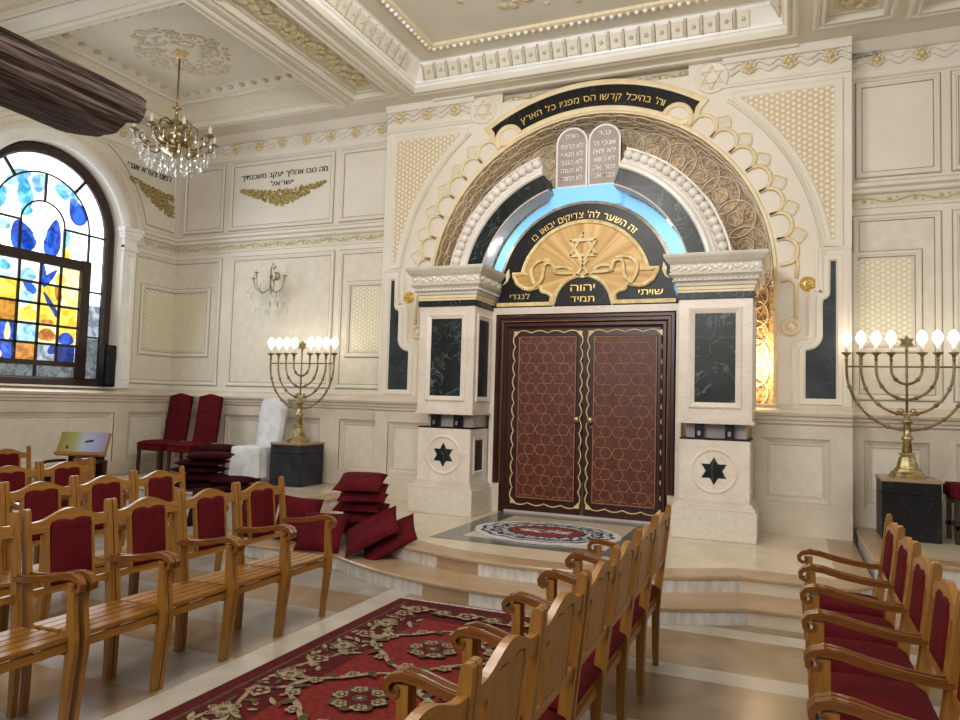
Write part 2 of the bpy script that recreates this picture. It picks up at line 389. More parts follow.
# ------------------------------------------------------------------ room shell
AX = -2.26            # axis of the ark
YA = 8.6              # face of the ark wall
YW = 8.87             # face of the side walls
XL = -9.2             # left wall
ZC = 5.65             # ceiling soffit
W = wallmap(YW); A = wallmap(YA); LW = leftmap(XL)
BEAD = [(0, 0), (0, .018), (.012, .028), (.03, .028), (.042, .012), (.055, .012), (.062, 0)]
def panel(mb, mp, x0, x1, z0, z1, fill, d=0):
    mb.mat('plaster'); mb.rframe(x0, x1, z0, z1, mp, [(t, q+d) for t, q in BEAD])
    mb.mat('groove_shade'); mb.rframe(x0-.012, x1+.012, z0-.012, z1+.012, mp, [(0, d), (0, d+.003), (.013, d+.003)]); mb.rframe(x0+.054, x1-.054, z0+.054, z1-.054, mp, [(0, d+.0125), (.012, d+.0045)])
    if fill: mb.mat(fill); mb.rframe(x0+.062, x1-.062, z0+.062, z1-.062, mp, [(0, d+.004)], True)

def six_rosette(mb, mp, a, b, R, d=0):
    mb.mat('rosette'); mb.prism(star6(a, b, R), mp, d, d+.022, False)
    for k in range(6):
        t = rad(60*k+60); mb.add(*dome(mp, a+R*.62*cos(t), b+R*.62*sin(t), R*.3, d+.02, .03), smooth=True)
    mb.add(*dome(mp, a, b, R*.38, d+.03, .035), smooth=True)
def dome(mp, a, b, r, d, h, n=8):
    vs = []; fs = []
    for k, (rr, hh) in enumerate(((1, 0), (.75, .65), (.4, .92))):
        for i in range(n): vs.append(mp(a+r*rr*cos(2*pi*i/n), b+r*rr*sin(2*pi*i/n), d+h*hh))
    vs.append(mp(a, b, d+h))
    for k in range(2):
        for i in range(n): fs.append((k*n+i, k*n+(i+1) % n, (k+1)*n+(i+1) % n, (k+1)*n+i))
    for i in range(n): fs.append((2*n+i, 2*n+(i+1) % n, 3*n))
    return vs, fs
def star_frieze(mb, mp, a0, a1, z, step=.44):
    n = max(1, round((a1-a0)/step)); s = (a1-a0)/n
    for k in range(n): six_rosette(mb, mp, a0+s*(k+.5), z, .085, .01)
    mb.mat('plaster')
    for off in (-.035, .035):
        pts = []
        for i in range(n*12+1):
            x = a0+(a1-a0)*i/(n*12); ph = 2*pi*(i/12)
            pts.append(mp(x, z+off-.03*cos(ph*2), .022))
        mb.tube(pts, .013, 5)
def scroll_frieze(mb, mp, a0, a1, z, h):
    """scrolling leaf relief on a thin band"""
    mb.mat('sage2'); mb.rframe(a0, a1, z-h/2, z+h/2, mp, [(0, 0), (0, .015)], True)
    mb.mat('sage'); n = max(2, round((a1-a0)/.24)); s = (a1-a0)/n
    pts = [mp(a0+(a1-a0)*i/(n*8), z+h*.22*sin(pi*i/8), .022) for i in range(n*8+1)]
    mb.tube(pts, .011, 5)
    for k in range(n):
        sg = 1 if k % 2 == 0 else -1; cx = a0+s*(k+.5)
        mb.add(*dome(mp, cx, z-sg*h*.08, h*.2, .012, .03, 7), smooth=True)
        for q in (-1, 1): mb.add(*dome(mp, cx+q*s*.3, z+sg*h*.2*q*-1, h*.13, .012, .02, 6), smooth=True)

def dado_panels(mb, mp, a0, a1, panels, zt=1.44, d=.05, ztop=1.3, zbot=.58):
    mb.mat('dado'); xs = [a0]+[v for p in panels for v in p]+[a1]
    def blk(x0, x1, z0, z1):
        mb.prism([(x0, z0), (x1, z0), (x1, z1), (x0, z1)], mp, 0, d, False)
    blk(a0, a1, ztop, zt); blk(a0, a1, 0, zbot)
    for i in range(0, len(xs), 2): blk(xs[i], xs[i+1], zbot, ztop)
    for x0, x1 in panels:
        mb.mat('dado'); mb.rframe(x0, x1, zbot, ztop, mp, [(0, d), (.0, d-.015), (.055, .012), (.055, .02), (.07, .02), (.078, .006)])
        mb.mat('field'); mb.rframe(x0+.078, x1-.078, zbot+.078, ztop-.078, mp, [(0, .006)], True)
    mb.mat('dado')
CAP = [(1.44, .05), (1.46, .075), (1.49, .075), (1.50, .10), (1.535, .10), (1.545, .135), (1.575, .145), (1.60, .12), (1.63, .03), (1.66, .03), (1.665, 0)]
LEDGE = [(3.83, 0), (3.84, .02), (3.86, .02), (3.86, .012), (3.985, .012), (3.985, .05), (4.0, .07), (4.03, .08), (4.05, .13), (4.085, .14), (4.10, .1), (4.13, .04), (4.13, 0)]
def cornice(mb, mp, a0, a1, prof):
    mb.loops([[mp(a0, z, d) for z, d in prof], [mp(a1, z, d) for z, d in prof]], True, True, True)

# --- back wall, both side sections
mb = MB(); mb.mat('plaster'); mb.box(XL-.15, -5.02, YW, YW+.12, 0, ZC+.1); mb.box(.5, 5.2, YW, YW+.12, 0, ZC+.1)
for x0, x1 in ((-9.08, -8.26), (-8.13, -6.19), (-6.07, -5.17), (.69, 1.49), (1.6, 3.55), (3.7, 4.6)):
    panel(mb, W, x0, x1, 4.18, 5.25, 'plaster')
for x0, x1 in ((-9.32, -8.24), (-8.04, -6.13), (-6.03, -5.17), (.66, 1.49), (1.6, 3.55), (3.7, 4.6)):
    panel(mb, W, x0, x1, 1.74, 3.75, 'field')
for x0, x1, c0, c1 in ((-9.32, -8.44, 0, .1), (-5.88, -5.17, .1, 0), (.65, 1.31, 0, .1)):
    z0, z1 = (2.19, 3.28) if x0 < 0 else (2.25, 3.35)
    panel(mb, W, x0, x1, z0, z1, None, .004)
    mb.mat('star_pale'); mb.prism([(x0+c0+.0, z0+.09), (x1-c1, z0+.09), (x1-c1, z1-.09), (x0+c0, z1-.09)], W, .003, .014, False)
for a0, a1 in ((XL+.02, -5.15), (.63, 5.0)):
    mb.mat('plaster'); cornice(mb, W, a0, a1, LEDGE); scroll_frieze(mb, W, a0+.02, a1-.01, 3.92, .11)
    mb.mat('dado'); cornice(mb, W, a0, a1, CAP)
    mb.mat('plaster'); cornice(mb, W, a0, a1, [(5.28, 0), (5.30, .03), (5.36, .04), (5.36, .012), (5.56, .012), (5.57, .05), (ZC, .2), (ZC, 0)])
    star_frieze(mb, W, a0+.05, a1-.02, 5.485)
dado_panels(mb, W, XL, -5.15, [(-8.95, -8.2), (-8.0, -6.23), (-5.9, -5.2)])
dado_panels(mb, W, .63, 5.0, [(.76, 1.36), (1.6, 3.4)])
mb.mat('stain'); mb.prism([(.70+.28*cos(t/8*pi*2)*.8+.1*sin(t), 5.56+.035*sin(t/8*pi*2)) for t in range(8)], W, .048, .062, False)
wall_back = mb.build('wall_back'); tag(wall_back, kind='structure')
# painted inscription and garland
def garland(mp, a0, a1, zt, sag, name, par, half=False, H=.17):
    g = MB().mat('garland'); n = 46
    for i in range(n+1):
        u = i/n; t = u*2-1 if not half else u-1
        x = a0+(a1-a0)*u; zc = zt-sag*(1-abs(t)**1.25); hh = H*(1-abs(t)**1.1)+.02
        for k in range(4):
            r = .028+.02*random.random()*(1-abs(t))
            g.add(*dome(mp, x+random.uniform(-.02, .02), zc+random.uniform(-.5, .5)*hh*1.3, r, 0, .03, 6), smooth=True)
    return g.build(name, par)
tx = MB().mat('text_black')
for o_ in (0, .006): text_flat(tx, 'מה טבו אהליך יעקב משכנתיך', -7.12+o_, 4.97, .12, W, .007+o_*.02, 1.62)
for o_ in (0, .006): text_flat(tx, 'ישראל', -7.14+o_, 4.83, .11, W, .007+o_*.02, .42)
tx.build('painted_inscription', wall_back)
garland(W, -7.9, -6.36, 4.80, .17, 'garland', wall_back)

# --- left wall with arched window opening (centre Y 6.70, springing Z 3.86)
WY, WZ, WR = 6.70, 3.86, 1.10
mb = MB().mat('plaster')
def wall_with_arch(mb, mp, a0, a1, z0, z1, c, zs, r, zsill, n=28):
    pts = arcpts(c, zs, r, 180, 0, n)
    for i in range(n):
        p, q = pts[i], pts[i+1]; mb.add([mp(*p, 0), mp(*q, 0), mp(q[0], z1, 0), mp(p[0], z1, 0)], [(0, 1, 2, 3)])
    for x0, x1 in ((a0, c-r), (c+r, a1)): mb.add([mp(x0, z0, 0), mp(x1, z0, 0), mp(x1, z1, 0), mp(x0, z1, 0)], [(0, 1, 2, 3)])
    mb.add([mp(c-r, z0, 0), mp(c+r, z0, 0), mp(c+r, zsill, 0), mp(c-r, zsill, 0)], [(0, 1, 2, 3)])
wall_with_arch(mb, LW, 2.0, YW, 0, ZC, WY, WZ, WR, 1.64)
path = [(WY-WR, 1.64)]+arcpts(WY, WZ, WR, 180, 0, 28)+[(WY+WR, 1.64)]
mb.loops([[LW(a, b, 0) for a, b in path], [LW(a, b, -.22) for a, b in path]], False)   # reveal
mb.add([LW(WY-WR, 1.64, .1), LW(WY+WR, 1.64, .1), LW(WY+WR, 1.64, -.22), LW(WY-WR, 1.64, -.22)], [(0, 1, 2, 3)])
mb.mat('white'); mb.arc((WY, WZ+.0), [(1.10, 0), (1.10, .05), (1.13, .08), (1.18, .09), (1.24, .07), (1.27, .03), (1.27, 0)], 0, 180, 40, LW)
mb.mat('plaster'); mb.arc((WY, WZ), [(1.27, 0), (1.27, .03), (1.41, .035), (1.42, .055), (1.46, .055), (1.48, .03), (1.50, 0)], 0, 180, 40, LW)
mb.mat('palegold')
for i in range(70):
    t = rad(1+178*i/69); mb.add(*dome(LW, WY+1.34*cos(t), WZ+1.34*sin(t), .022, .032, .02, 6), smooth=True)
for s in (1, -1):            # pilasters at the window sides
    y0, y1 = (WY+1.10, WY+1.32) if s > 0 else (WY-1.32, WY-1.10)
    mb.mat('white'); mb.prism([(y0, 1.66), (y1, 1.66), (y1, 3.8), (y0, 3.8)], LW, 0, .06, False)
    mb.rframe(y0+.05, y1-.05, 1.78, 3.66, LW, [(0, .06), (.01, .075), (.025, .06)])
    for z0, z1, e in ((3.72, 3.76, .02), (3.76, 3.9, .0), (3.9, 3.95, .03), (3.95, 4.0, .05), (4.0, 4.06, .07)):
        mb.prism([(y0-e, z0), (y1+e, z0), (y1+e, z1), (y0-e, z1)], LW, 0, .07+e, False)
for a0, a1 in ((WY+1.42, YW), (2.0, WY-1.42)):
    mb.mat('plaster'); cornice(mb, LW, a0, a1, LEDGE); scroll_frieze(mb, LW, a0+.02, a1-.03, 3.92, .11)
panel(mb, LW, 8.02, 9.0, 1.74, 3.75, 'field'); panel(mb, LW, 8.2, 9.0, 2.19, 3.28, None, .004)
mb.mat('star_paleY'); mb.prism([(8.3, 2.28), (8.86, 2.28), (8.86, 3.19), (8.3, 3.19)], LW, .003, .014, False)
sp_ = [(8.78, 4.2), (8.78, 5.28), (7.35, 5.28)]+arcpts(WY, WZ, 1.58, 65, 13, 14)      # spandrel panel beside the arch
mb.mat('plaster'); mb.pframe(sp_, LW, BEAD[:6]); mb.mat('groove_shade'); mb.pframe(sp_, LW, [(-.012, 0), (-.012, .003), (.001, .003)])
mb.mat('dado'); cornice(mb, LW, 2.0, YW-.1, CAP)
mb.mat('plaster'); cornice(mb, LW, 2.0, YW-.1, [(5.28, 0), (5.30, .03), (5.36, .04), (5.36, .012), (5.56, .012), (5.57, .05), (ZC, .2), (ZC, 0)])
star_frieze(mb, LW, 2.05, YW-.06, 5.485)
dado_panels(mb, LW, 2.0, YW, [(2.3, 4.9), (5.1, 7.8), (8.05, 8.78)])
wall_left = mb.build('wall_left'); tag(wall_left, kind='structure')
tx = MB().mat('text_black'); [text_flat(tx, 'לפום צערא אגרא', 8.22+o_, 5.0, .14, LW, .007+o_*.02, .9) for o_ in (0, .007)]; tx.build('painted_inscription', wall_left)
garland(LW, 7.9, 8.74, 4.86, .26, 'garland', wall_left, True, .26)

# right wall of the hall (out of frame, closes the room)
mb = MB().mat('plaster'); RW = leftmap(5.0); mb.box(5.0, 5.12, -3.0, YW+.1, 0, ZC+.1); wr = mb.build('wall_right'); tag(wr, kind='structure')

# --- the ark wall: projecting block with a round-headed niche
NR, NZ, NB = 2.116, 3.075, 1.62      # niche radius, springing, bottom
X0, X1 = -5.15, .63
mb = MB().mat('ark')
n = 64; pts = arcpts(AX, NZ, NR, 180, 0, n)
def ztop(x): return 5.5 if -3.45 < x < -1.07 else ZC+.02
for i in range(n):
    p, q = pts[i], pts[i+1]; zt = ztop((p[0]+q[0])/2)
    mb.add([A(*p, 0), A(*q, 0), A(q[0], zt, 0), A(p[0], zt, 0)], [(0, 1, 2, 3)])
for x0, x1 in ((X0, AX-NR), (AX+NR, X1)):
    mb.add([A(x0, .2, 0), A(x1, .2, 0), A(x1, ZC+.02, 0), A(x0, ZC+.02, 0)], [(0, 1, 2, 3)])
mb.add([A(AX-NR, .2, 0), A(AX+NR, .2, 0), A(AX+NR, NB, 0), A(AX-NR, NB, 0)], [(0, 1, 2, 3)])
for x in (X0, X1): mb.add([(x, YA, .2), (x, YW+.02, .2), (x, YW+.02, ZC), (x, YA, ZC)], [(0, 1, 2, 3)])
# recess above the banner
mb.mat('ceil'); mb.add([(-3.46, YA, 5.5), (-1.06, YA, 5.5), (-1.06, YA+.13, 5.5), (-3.46, YA+.13, 5.5)], [(0, 1, 2, 3)])
mb.add([(-3.46, YA+.13, 5.5), (-1.06, YA+.13, 5.5), (-1.06, YA+.13, ZC+.05), (-3.46, YA+.13, ZC+.05)], [(0, 1, 2, 3)])
for x in (-3.46, -1.06): mb.add([(x, YA, 5.5), (x, YA+.13, 5.5), (x, YA+.13, ZC+.05), (x, YA, ZC+.05)], [(0, 1, 2, 3)])
scroll_frieze(mb, wallmap(YA+.13), -3.44, -1.08, 5.585, .1)
# niche: soffit, jambs, back, ledge
ins = [(AX-NR, NB)]+pts+[(AX+NR, NB)]
mb.mat('niche'); mb.loops([[A(a, b, 0) for a, b in ins], [A(a, b, -.5) for a, b in ins]], False)
mb.add([A(a, b, -.5) for a, b in ins], [tuple(range(len(ins)))])
mb.mat('dado'); mb.add([A(AX-NR, NB+.002, .0), A(AX+NR, NB+.002, 0), A(AX+NR, NB+.002, -.5), A(AX-NR, NB+.002, -.5)], [(0, 1, 2, 3)])
# thin arris round the niche
mb.mat('trimgold'); mb.pframe(ins, A, [(0, 0), (.0, .012), (-.03, .018), (-.045, 0)], False)
# outer archivolt groove line
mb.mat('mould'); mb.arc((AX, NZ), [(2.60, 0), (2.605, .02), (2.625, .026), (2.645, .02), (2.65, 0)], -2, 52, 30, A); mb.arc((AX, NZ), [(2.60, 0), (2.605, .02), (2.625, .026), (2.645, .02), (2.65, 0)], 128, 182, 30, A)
def mir(pts): return [(2*AX-x, z) for x, z in pts]
for s in (1, -1):
    fl = (lambda P: P) if s > 0 else mir
    # spandrel with star grid
    sp_ = fl([(.46, 3.46), (.46, 5.15), (-.49, 5.15)]+arcpts(AX, NZ, 2.722, 49.3, 8.2, 22))
    mb.mat('ark'); mb.pframe(sp_, A, [(-.09, 0), (-.085, .02), (-.07, .026), (-.055, .016), (-.012, .016), (-.006, .008), (0, .004)])
    mb.mat('star_grid'); mb.prism(sp_, A, 0, .006, False)
    # star medallion
    c = fl([(-.82, 5.43)])[0]
    mb.mat('ark'); mb.lathe([(.185, -.01), (.185, .02), (.17, .03), (.155, .02), (.0, .02)], Matrix.Translation((c[0], YA, c[1])) @ Matrix.Rotation(pi/2, 4, 'X'), 28)
    mb.mat('palegold')
    for t3 in star_lines(c[0], c[1], .13): mb.tube([A(a, b, .028) for a, b in t3], .009, 5, True, False)
    for k in range(6): mb.add(*dome(A, c[0]+.125*cos(rad(60*k+90)), c[1]+.125*sin(rad(60*k+90)), .022, .02, .02, 6), smooth=True)
    star_frieze(mb, A, *sorted([fl([(-.62, 0)])[0][0], fl([(.63, 0)])[0][0]]), 5.485, .42)
    mb.mat('plaster'); a0, a1 = sorted([fl([(-.70, 0)])[0][0], fl([(.63, 0)])[0][0]])
    cornice(mb, A, a0, a1, [(5.28, 0), (5.29, .02), (5.315, .026), (5.33, .012), (5.33, 0)]); cornice(mb, A, a0, a1, [(5.56, 0), (5.57, .03), (ZC, .07), (ZC, 0)])
    # dark slate panel of stepped outline
    dp = [(.475, 1.735), (.475, 3.22), (.425, 3.22)]+[(.42, 2.9)]+arcpts(.34, 2.88, .08, 0, -80, 5)+[(.348, 2.76), (.348, 2.42)]+arcpts(.18, 2.42, .168, -6, -86, 8)+[(.18, 2.24), (.18, 1.735)]
    dp = fl(dp)
    mb.mat('ark'); mb.pframe(dp, A, [(-.15, 0), (-.148, .02), (-.13, .028), (-.11, .016), (-.07, .016), (-.062, .03), (-.02, .03), (0, .008)])
    mb.mat('green2'); mb.prism(dp, A, 0, .009, False)
    # volute knob and strip up to the rosette
    mb.mat('trimgold'); v = fl([(.03, 2.51)])[0]
    mb.lathe([(.10, 0), (.10, .03), (.08, .045), (.062, .03), (.055, .02), (0, .02)], Matrix.Translation((v[0], YA, v[1])) @ Matrix.Rotation(pi/2, 4, 'X'), 20)
    mb.mat('pearl'); mb.add(*dome(A, v[0], v[1], .042, .02, .04, 12), smooth=True)
    mb.mat('trimgold'); st = fl([(.085, 2.59), (.085, 2.9), (.08, 2.98), (.02, 3.04), (-.06, 3.02)]); mb.tube([A(a, b, .012) for a, b in st], .022, 6)
    st = fl([(.085, 3.05), (.10, 3.22), (.075, 3.34)]); mb.tube([A(a, b, .012) for a, b in st], .02, 6)
    # cusped band of scallops and little shields
    cus = [56.6-7.62*k for k in range(8)]
    for k in range(7):
        aa, ab = cus[k], cus[k+1]; P = []
        for i in range(13):
            t = pi*i/12; a = (aa+ab)/2-(ab-aa)/2*cos(t)*1.0; r = 2.185+.19*sin(t)**.7
            P.append((AX+r*cos(rad(a)), NZ+r*sin(rad(a))))
        mb.mat('trimgold'); mb.tube([A(a, b, .012) for a, b in fl(P)], .024, 6)
        if k:
            a = aa; T = [(a, 2.27), (a+1.0, 2.35), (a+2.2, 2.41), (a+1.2, 2.455), (a, 2.49), (a-1.2, 2.455), (a-2.2, 2.41), (a-1.0, 2.35)]
            P = fl([(AX+r*cos(rad(q)), NZ+r*sin(rad(q))) for q, r in T])
            mb.tube([A(x, z, .010) for x, z in P], .013, 5, True, False)
            mb.mat('field'); mb.prism(P, A, 0, .008, False)
# dado of the block (between pillars it is hidden)
dado_panels(mb, A, X0, AX-1.9, [(-4.95, -4.3)], zbot=.62); dado_panels(mb, A, AX+1.9, X1, [(-.25, .42)], zbot=.62)
mb.mat('dado')
for a0, a1 in ((X0, AX-1.9), (AX+1.9, X1)):
    cornice(mb, A, a0, a1, CAP); mb.prism([(a0, .2), (a1, .2), (a1, .5), (a0, .5)], A, 0, .07, False)
wall_ark = mb.build('wall_center'); tag(wall_ark, kind='structure')
for s in (1, -1):
    c = (.20, 2.98) if s > 0 else (2*AX-.20, 2.98)
    g = MB().mat('gold'); g.add(*dome(A, c[0], c[1], .085, 0, .03, 16), smooth=True)
    for k in range(10): g.add(*dome(A, c[0]+.055*cos(k*pi/5), c[1]+.055*sin(k*pi/5), .02, .012, .028, 6), smooth=True)
    g.add(*dome(A, c[0], c[1], .03, .02, .04, 8), smooth=True)
    tag(g.build('rosette', wall_ark), 'gilded flower boss')
# filigree of interlaced rings over the niche ground
g = MB().mat('filigree'); NBm = wallmap(YA+.5)
for i in range(17):
    a = 4+172*i/16; r = 1.86; c = (AX+r*cos(rad(a)), NZ+r*sin(rad(a)))
    g.tube([NBm(c[0]+.23*cos(t*pi/14), c[1]+.23*sin(t*pi/14), .02) for t in range(28)], .010, 5, True)
    for t3 in star_lines(c[0], c[1], .2): g.tube([NBm(x, z, .022) for x, z in t3], .007, 4, True, False)
    g.tube([NBm(c[0]+.09*cos(t*pi/6), c[1]+.09*sin(t*pi/6), .02) for t in range(12)], .008, 5, True)
for i in range(24):
    a = 2+176*i/23
    for r in (1.55, 2.06):
        c = (AX+r*cos(rad(a)), NZ+r*sin(rad(a))); g.tube([NBm(c[0]+.1*cos(t*pi/6), c[1]+.1*sin(t*pi/6), .014) for t in range(12)], .007, 4, True)
for s in (1, -1):
    for k in range(6):
        c = (AX+s*1.88, 2.95-k*.23)
        g.tube([NBm(c[0]+.17*cos(t*pi/10), c[1]+.17*sin(t*pi/10), .02) for t in range(20)], .013, 5, True)
        for t3 in star_lines(c[0], c[1], .15): g.tube([NBm(x, z, .022) for x, z in t3], .009, 4, True, False)
g.build('filigree', wall_ark)
# rings on the curved soffit of the niche
g = MB().mat('filigree')
for i in range(26):
    a = 3+174*i/25
    for y in (.14, .36):
        P = [(NR-.012, rad(a)+.075*cos(t*pi/8), YA+y+.1*sin(t*pi/8)) for t in range(16)]
        g.tube([(AX+r*cos(q), yy, NZ+r*sin(q)) for r, q, yy in P], .011, 4, True)
g.build('soffit_filigree', wall_ark)

# --- ceiling: coffered
mb = MB().mat('ceil')
xs = [XL-.1, -8.57, -5.74, -5.40, -4.87, -4.52, -.02, .35, .88, 1.22, 4.05, 5.1]
cof = {(-8.57, -5.74): [(2.4, 5.0), (5.46, 8.2)], (-5.40, -4.87): [(2.4, 5.3), (5.55, 8.12)], (-4.52, -.02): [(2.6, 8.2)], (.35, .88): [(4.6, 6.6), (6.85, 8.12)], (1.22, 4.05): [(2.4, 5.0), (5.46, 8.2)]}
YB = -3.0
for i in range(len(xs)-1):
    x0, x1 = xs[i], xs[i+1]; y = YB
    for a, b in cof.get((x0, x1), [])+[(YW+.1, None)]:
        mb.add([(x0, y, ZC), (x1, y, ZC), (x1, a, ZC), (x0, a, ZC)], [(0, 1, 2, 3)]); y = b
Cm = lambda a, b, d: (a, b, ZC+d)
for (x0, x1), L in cof.items():
    for y0, y1 in L:
        P = [(x0, y0), (x1, y0), (x1, y1), (x0, y1)]
        mb.mat('ceil'); mb.pframe(P, Cm, [(-.12, 0), (-.115, -.02), (-.09, -.03), (-.06, -.022), (-.05, -.008), (-.015, -.03), (0, -.025), (0, .04)])
        if x1-x0 < 1:
            mb.pframe(P, Cm, [(0, .04), (.05, .035), (.06, .05), (.075, .05)]); mb.mat('sage2'); mb.pframe(P, Cm, [(.075, .05)], True, True)
            mb.mat('sage'); yy = y0+.2
            while yy < y1-.15:
                for k in range(7): mb.add(*dome(lambda a, b, d: (a, b, ZC+.05-d), (x0+x1)/2+random.uniform(-.12, .12), yy+random.uniform(-.1, .1), random.uniform(.035, .07), 0, .04, 6), smooth=True)
                yy += .14
        elif x1-x0 > 4:
            mb.mat('white'); mb.pframe(P, Cm, [(0, .04), (.02, .07), (.04, .07), (.05, .10), (.10, .19), (.13, .24), (.15, .26), (.15, .285), (.19, .285)])
            for (px, py), (qx, qy) in zip(P, P[1:]+P[:1]):
                ln = hypot(qx-px, qy-py); k = int(ln/.17); ux, uy = (qx-px)/ln, (qy-py)/ln; nx, ny = -uy, ux
                for j in range(2, k-1):
                    t = ln*(j+.5)/k; cx, cy = px+ux*t, py+uy*t
                    f = lambda o, w, dd: (cx+nx*o+ux*w, cy+ny*o+uy*w, ZC+dd)
                    mb.mat('ceil'); mb.hexa([f(.045, -.064, .10), f(.045, .064, .10), f(.13, .064, .25), f(.13, -.064, .25)], [f(.078, -.06, .092), f(.078, .06, .092), f(.152, .06, .232), f(.152, -.06, .232)])
                    mb.mat('relief_tan'); q = f(.115, 0, .165); mb.ball(q, .026, 6, 4); mb.tube([f(.07, .085, .085), f(.10, .085, .16), f(.145, .085, .235), f(.16, .085, .262)], .012, 4)
            mb.mat('ceil_flat'); mb.pframe(P, Cm, [(.19, .285), (.46, .30)])
            mb.mat('palegold'); mb.pframe(P, Cm, [(.44, .30), (.44, .275), (.48, .265), (.52, .275), (.52, .31)])
            Q = inset(P, .46)
            for (px, py), (qx, qy) in zip(Q, Q[1:]+Q[:1]):
                ln = hypot(qx-px, qy-py); k = int(ln/.09)
                for j in range(k):
                    t = (j+.5)/k; mb.mat('palegold' if j % 4 == 0 else 'white'); mb.ball((px+(qx-px)*t, py+(qy-py)*t, ZC+.268), .03, 6, 4)
            mb.mat('ceil_flat'); mb.pframe(P, Cm, [(.52, .31)], True, True)
            mb.mat('sage'); cx, cy = (x0+x1)/2, 5.9
            for i in range(150):
                a = random.uniform(0, 2*pi); r = random.gauss(1.25, .12)
                mb.add(*dome(lambda a_, b_, d: (a_, b_, ZC+.31-d), cx+r*cos(a), cy+r*sin(a), random.uniform(.03, .08), 0, .02, 6), smooth=True)
        else:
            mb.mat('sage2'); mb.pframe(P, Cm, [(0, .04), (.04, .06), (.06, .10), (.20, .25), (.22, .25)])
            mb.mat('ceil'); mb.pframe(P, Cm, [(.22, .25), (.22, .235), (.26, .235), (.27, .26), (.34, .27), (.40, .30), (.46, .305)])
            for ins_, zz, st, sz, mt in ((.24, .245, .075, .022, 'white'), (.40, .292, .2, .05, 'sage')):
                Q = inset(P, ins_)
                for (px, py), (qx, qy) in zip(Q, Q[1:]+Q[:1]):
                    ln = hypot(qx-px, qy-py); k = int(ln/st)
                    for j in range(k):
                        t = (j+.5)/k; mb.mat(mt); mb.ball((px+(qx-px)*t, py+(qy-py)*t, ZC+zz), sz, 6, 4, 1, 1, .6)
            mb.mat('ceil_flat'); mb.pframe(P, Cm, [(.46, .305)], True, True)
            mb.mat('relief_tan'); cx, cy = (x0+x1)/2, (y0+y1)/2
            for i in range(420):
                a = random.uniform(0, 2*pi); k = .40+.12*abs(cos(2*a)); r = k*(.30+.70*random.random()**.6)*1.3
                mb.add(*dome(lambda a_, b_, d: (a_, b_, ZC+.305-d), cx+r*cos(a), cy+r*sin(a), random.uniform(.016, .034), 0, .012, 6), smooth=True)
mb.mat('plaster'); mb.box(-4.4, .1, YA-.1, YA-.02, ZC-.03, ZC+.0)
ce = mb.build('ceiling'); tag(ce, kind='structure')

# --- floor, steps, platforms
mb = MB().mat('floor'); mb.add([(XL-.1, -3, 0), (5.1, -3, 0), (5.1, YW+.1, 0), (XL-.1, YW+.1, 0)], [(0, 1, 2, 3)])
BX, BY = -2.08, 8.73
def outline(yf, R, xl, xr, rc):
    dx = sqrt(R*R-(BY-yf)**2); a = degrees(atan2(yf-BY, dx))
    P = [(xr, YW)]+[(xr, yf+rc)]+arcpts(xr-rc, yf+rc, rc, 0, -90, 8)[1:]
    P += arcpts(BX, BY, R, a, -180-a, 34)
    P += arcpts(xl+rc, yf+rc, rc, -90, -180, 8)+[(xl, YW)]
    return P
Fm = lambda a, b, d: (a, b, d)
def step(mb, P, z0, z1, top):
    """stone step: thin tread slab with nosing over a clad riser"""
    mb.mat('tan'); T = inset(P, -.018); 
    mb.loops([[Fm(a, b, z1-.032) for a, b in P], [Fm(a, b, z1-.032) for a, b in T], [Fm(a, b, z1-.012) for a, b in T], [Fm(a, b, z1) for a, b in inset(P, -.008)], [Fm(a, b, z1) for a, b in inset(P, .25)]], True)
    mb.mat(top); mb.add([Fm(a, b, z1) for a, b in inset(P, .25)], [tuple(range(len(P)))])
    for i in range(len(P)-1):
        (ax, ay), (bx, by) = P[i], P[i+1]; seg = hypot(bx-ax, by-ay); k = max(1, round(seg/.12))
        for j in range(k):
            a0 = (ax+(bx-ax)*j/k, ay+(by-ay)*j/k); a1 = (ax+(bx-ax)*(j+1)/k, ay+(by-ay)*(j+1)/k); xm = (a0[0]+a1[0])/2
            cuts = [(-99, 'riser_white'), (-2.85, 'tan'), (-2.4, 'riser_white'), (-1.9, 'tan'), (-1.15, 'riser_white'), (-.34, 'cream_floor'), (.55, 'riser_white')] if z1 > .2 else [(-99, 'riser_white'), (-2.8, 'tan'), (-2.35, 'riser_white'), (-1.85, 'tan'), (-1.1, 'riser_white'), (-.3, 'cream_floor'), (.95, 'riser_white')]
            mb.mat([m for x, m in cuts if x <= xm][-1]); mb.add([Fm(*a0, z0), Fm(*a1, z0), Fm(*a1, z1-.032), Fm(*a0, z1-.032)], [(0, 1, 2, 3)])
step(mb, outline(5.85, 3.4, -5.5, 1.02, .35), 0, .135, 'tan')
step(mb, outline(6.28, 3.0, -5.1, .62, .3), .135, .27, 'cream_floor')
for x0, x1 in ((XL, -5.13), (.68, 5.0)):
    step(mb, [(x1, YW), (x1, 6.98), (x0, 6.98), (x0, YW)], 0, .38, 'cream_floor')
# grey inlaid border before the doors
mb.mat('grey_inlay'); Pi = [(-3.22, 6.42), (-1.28, 6.42), (-1.28, 8.42), (-3.22, 8.42)]
mb.pframe(Pi, Fm, [(0, .271), (.25, .271)])
fl_ = mb.build('floor'); tag(fl_, kind='structure')
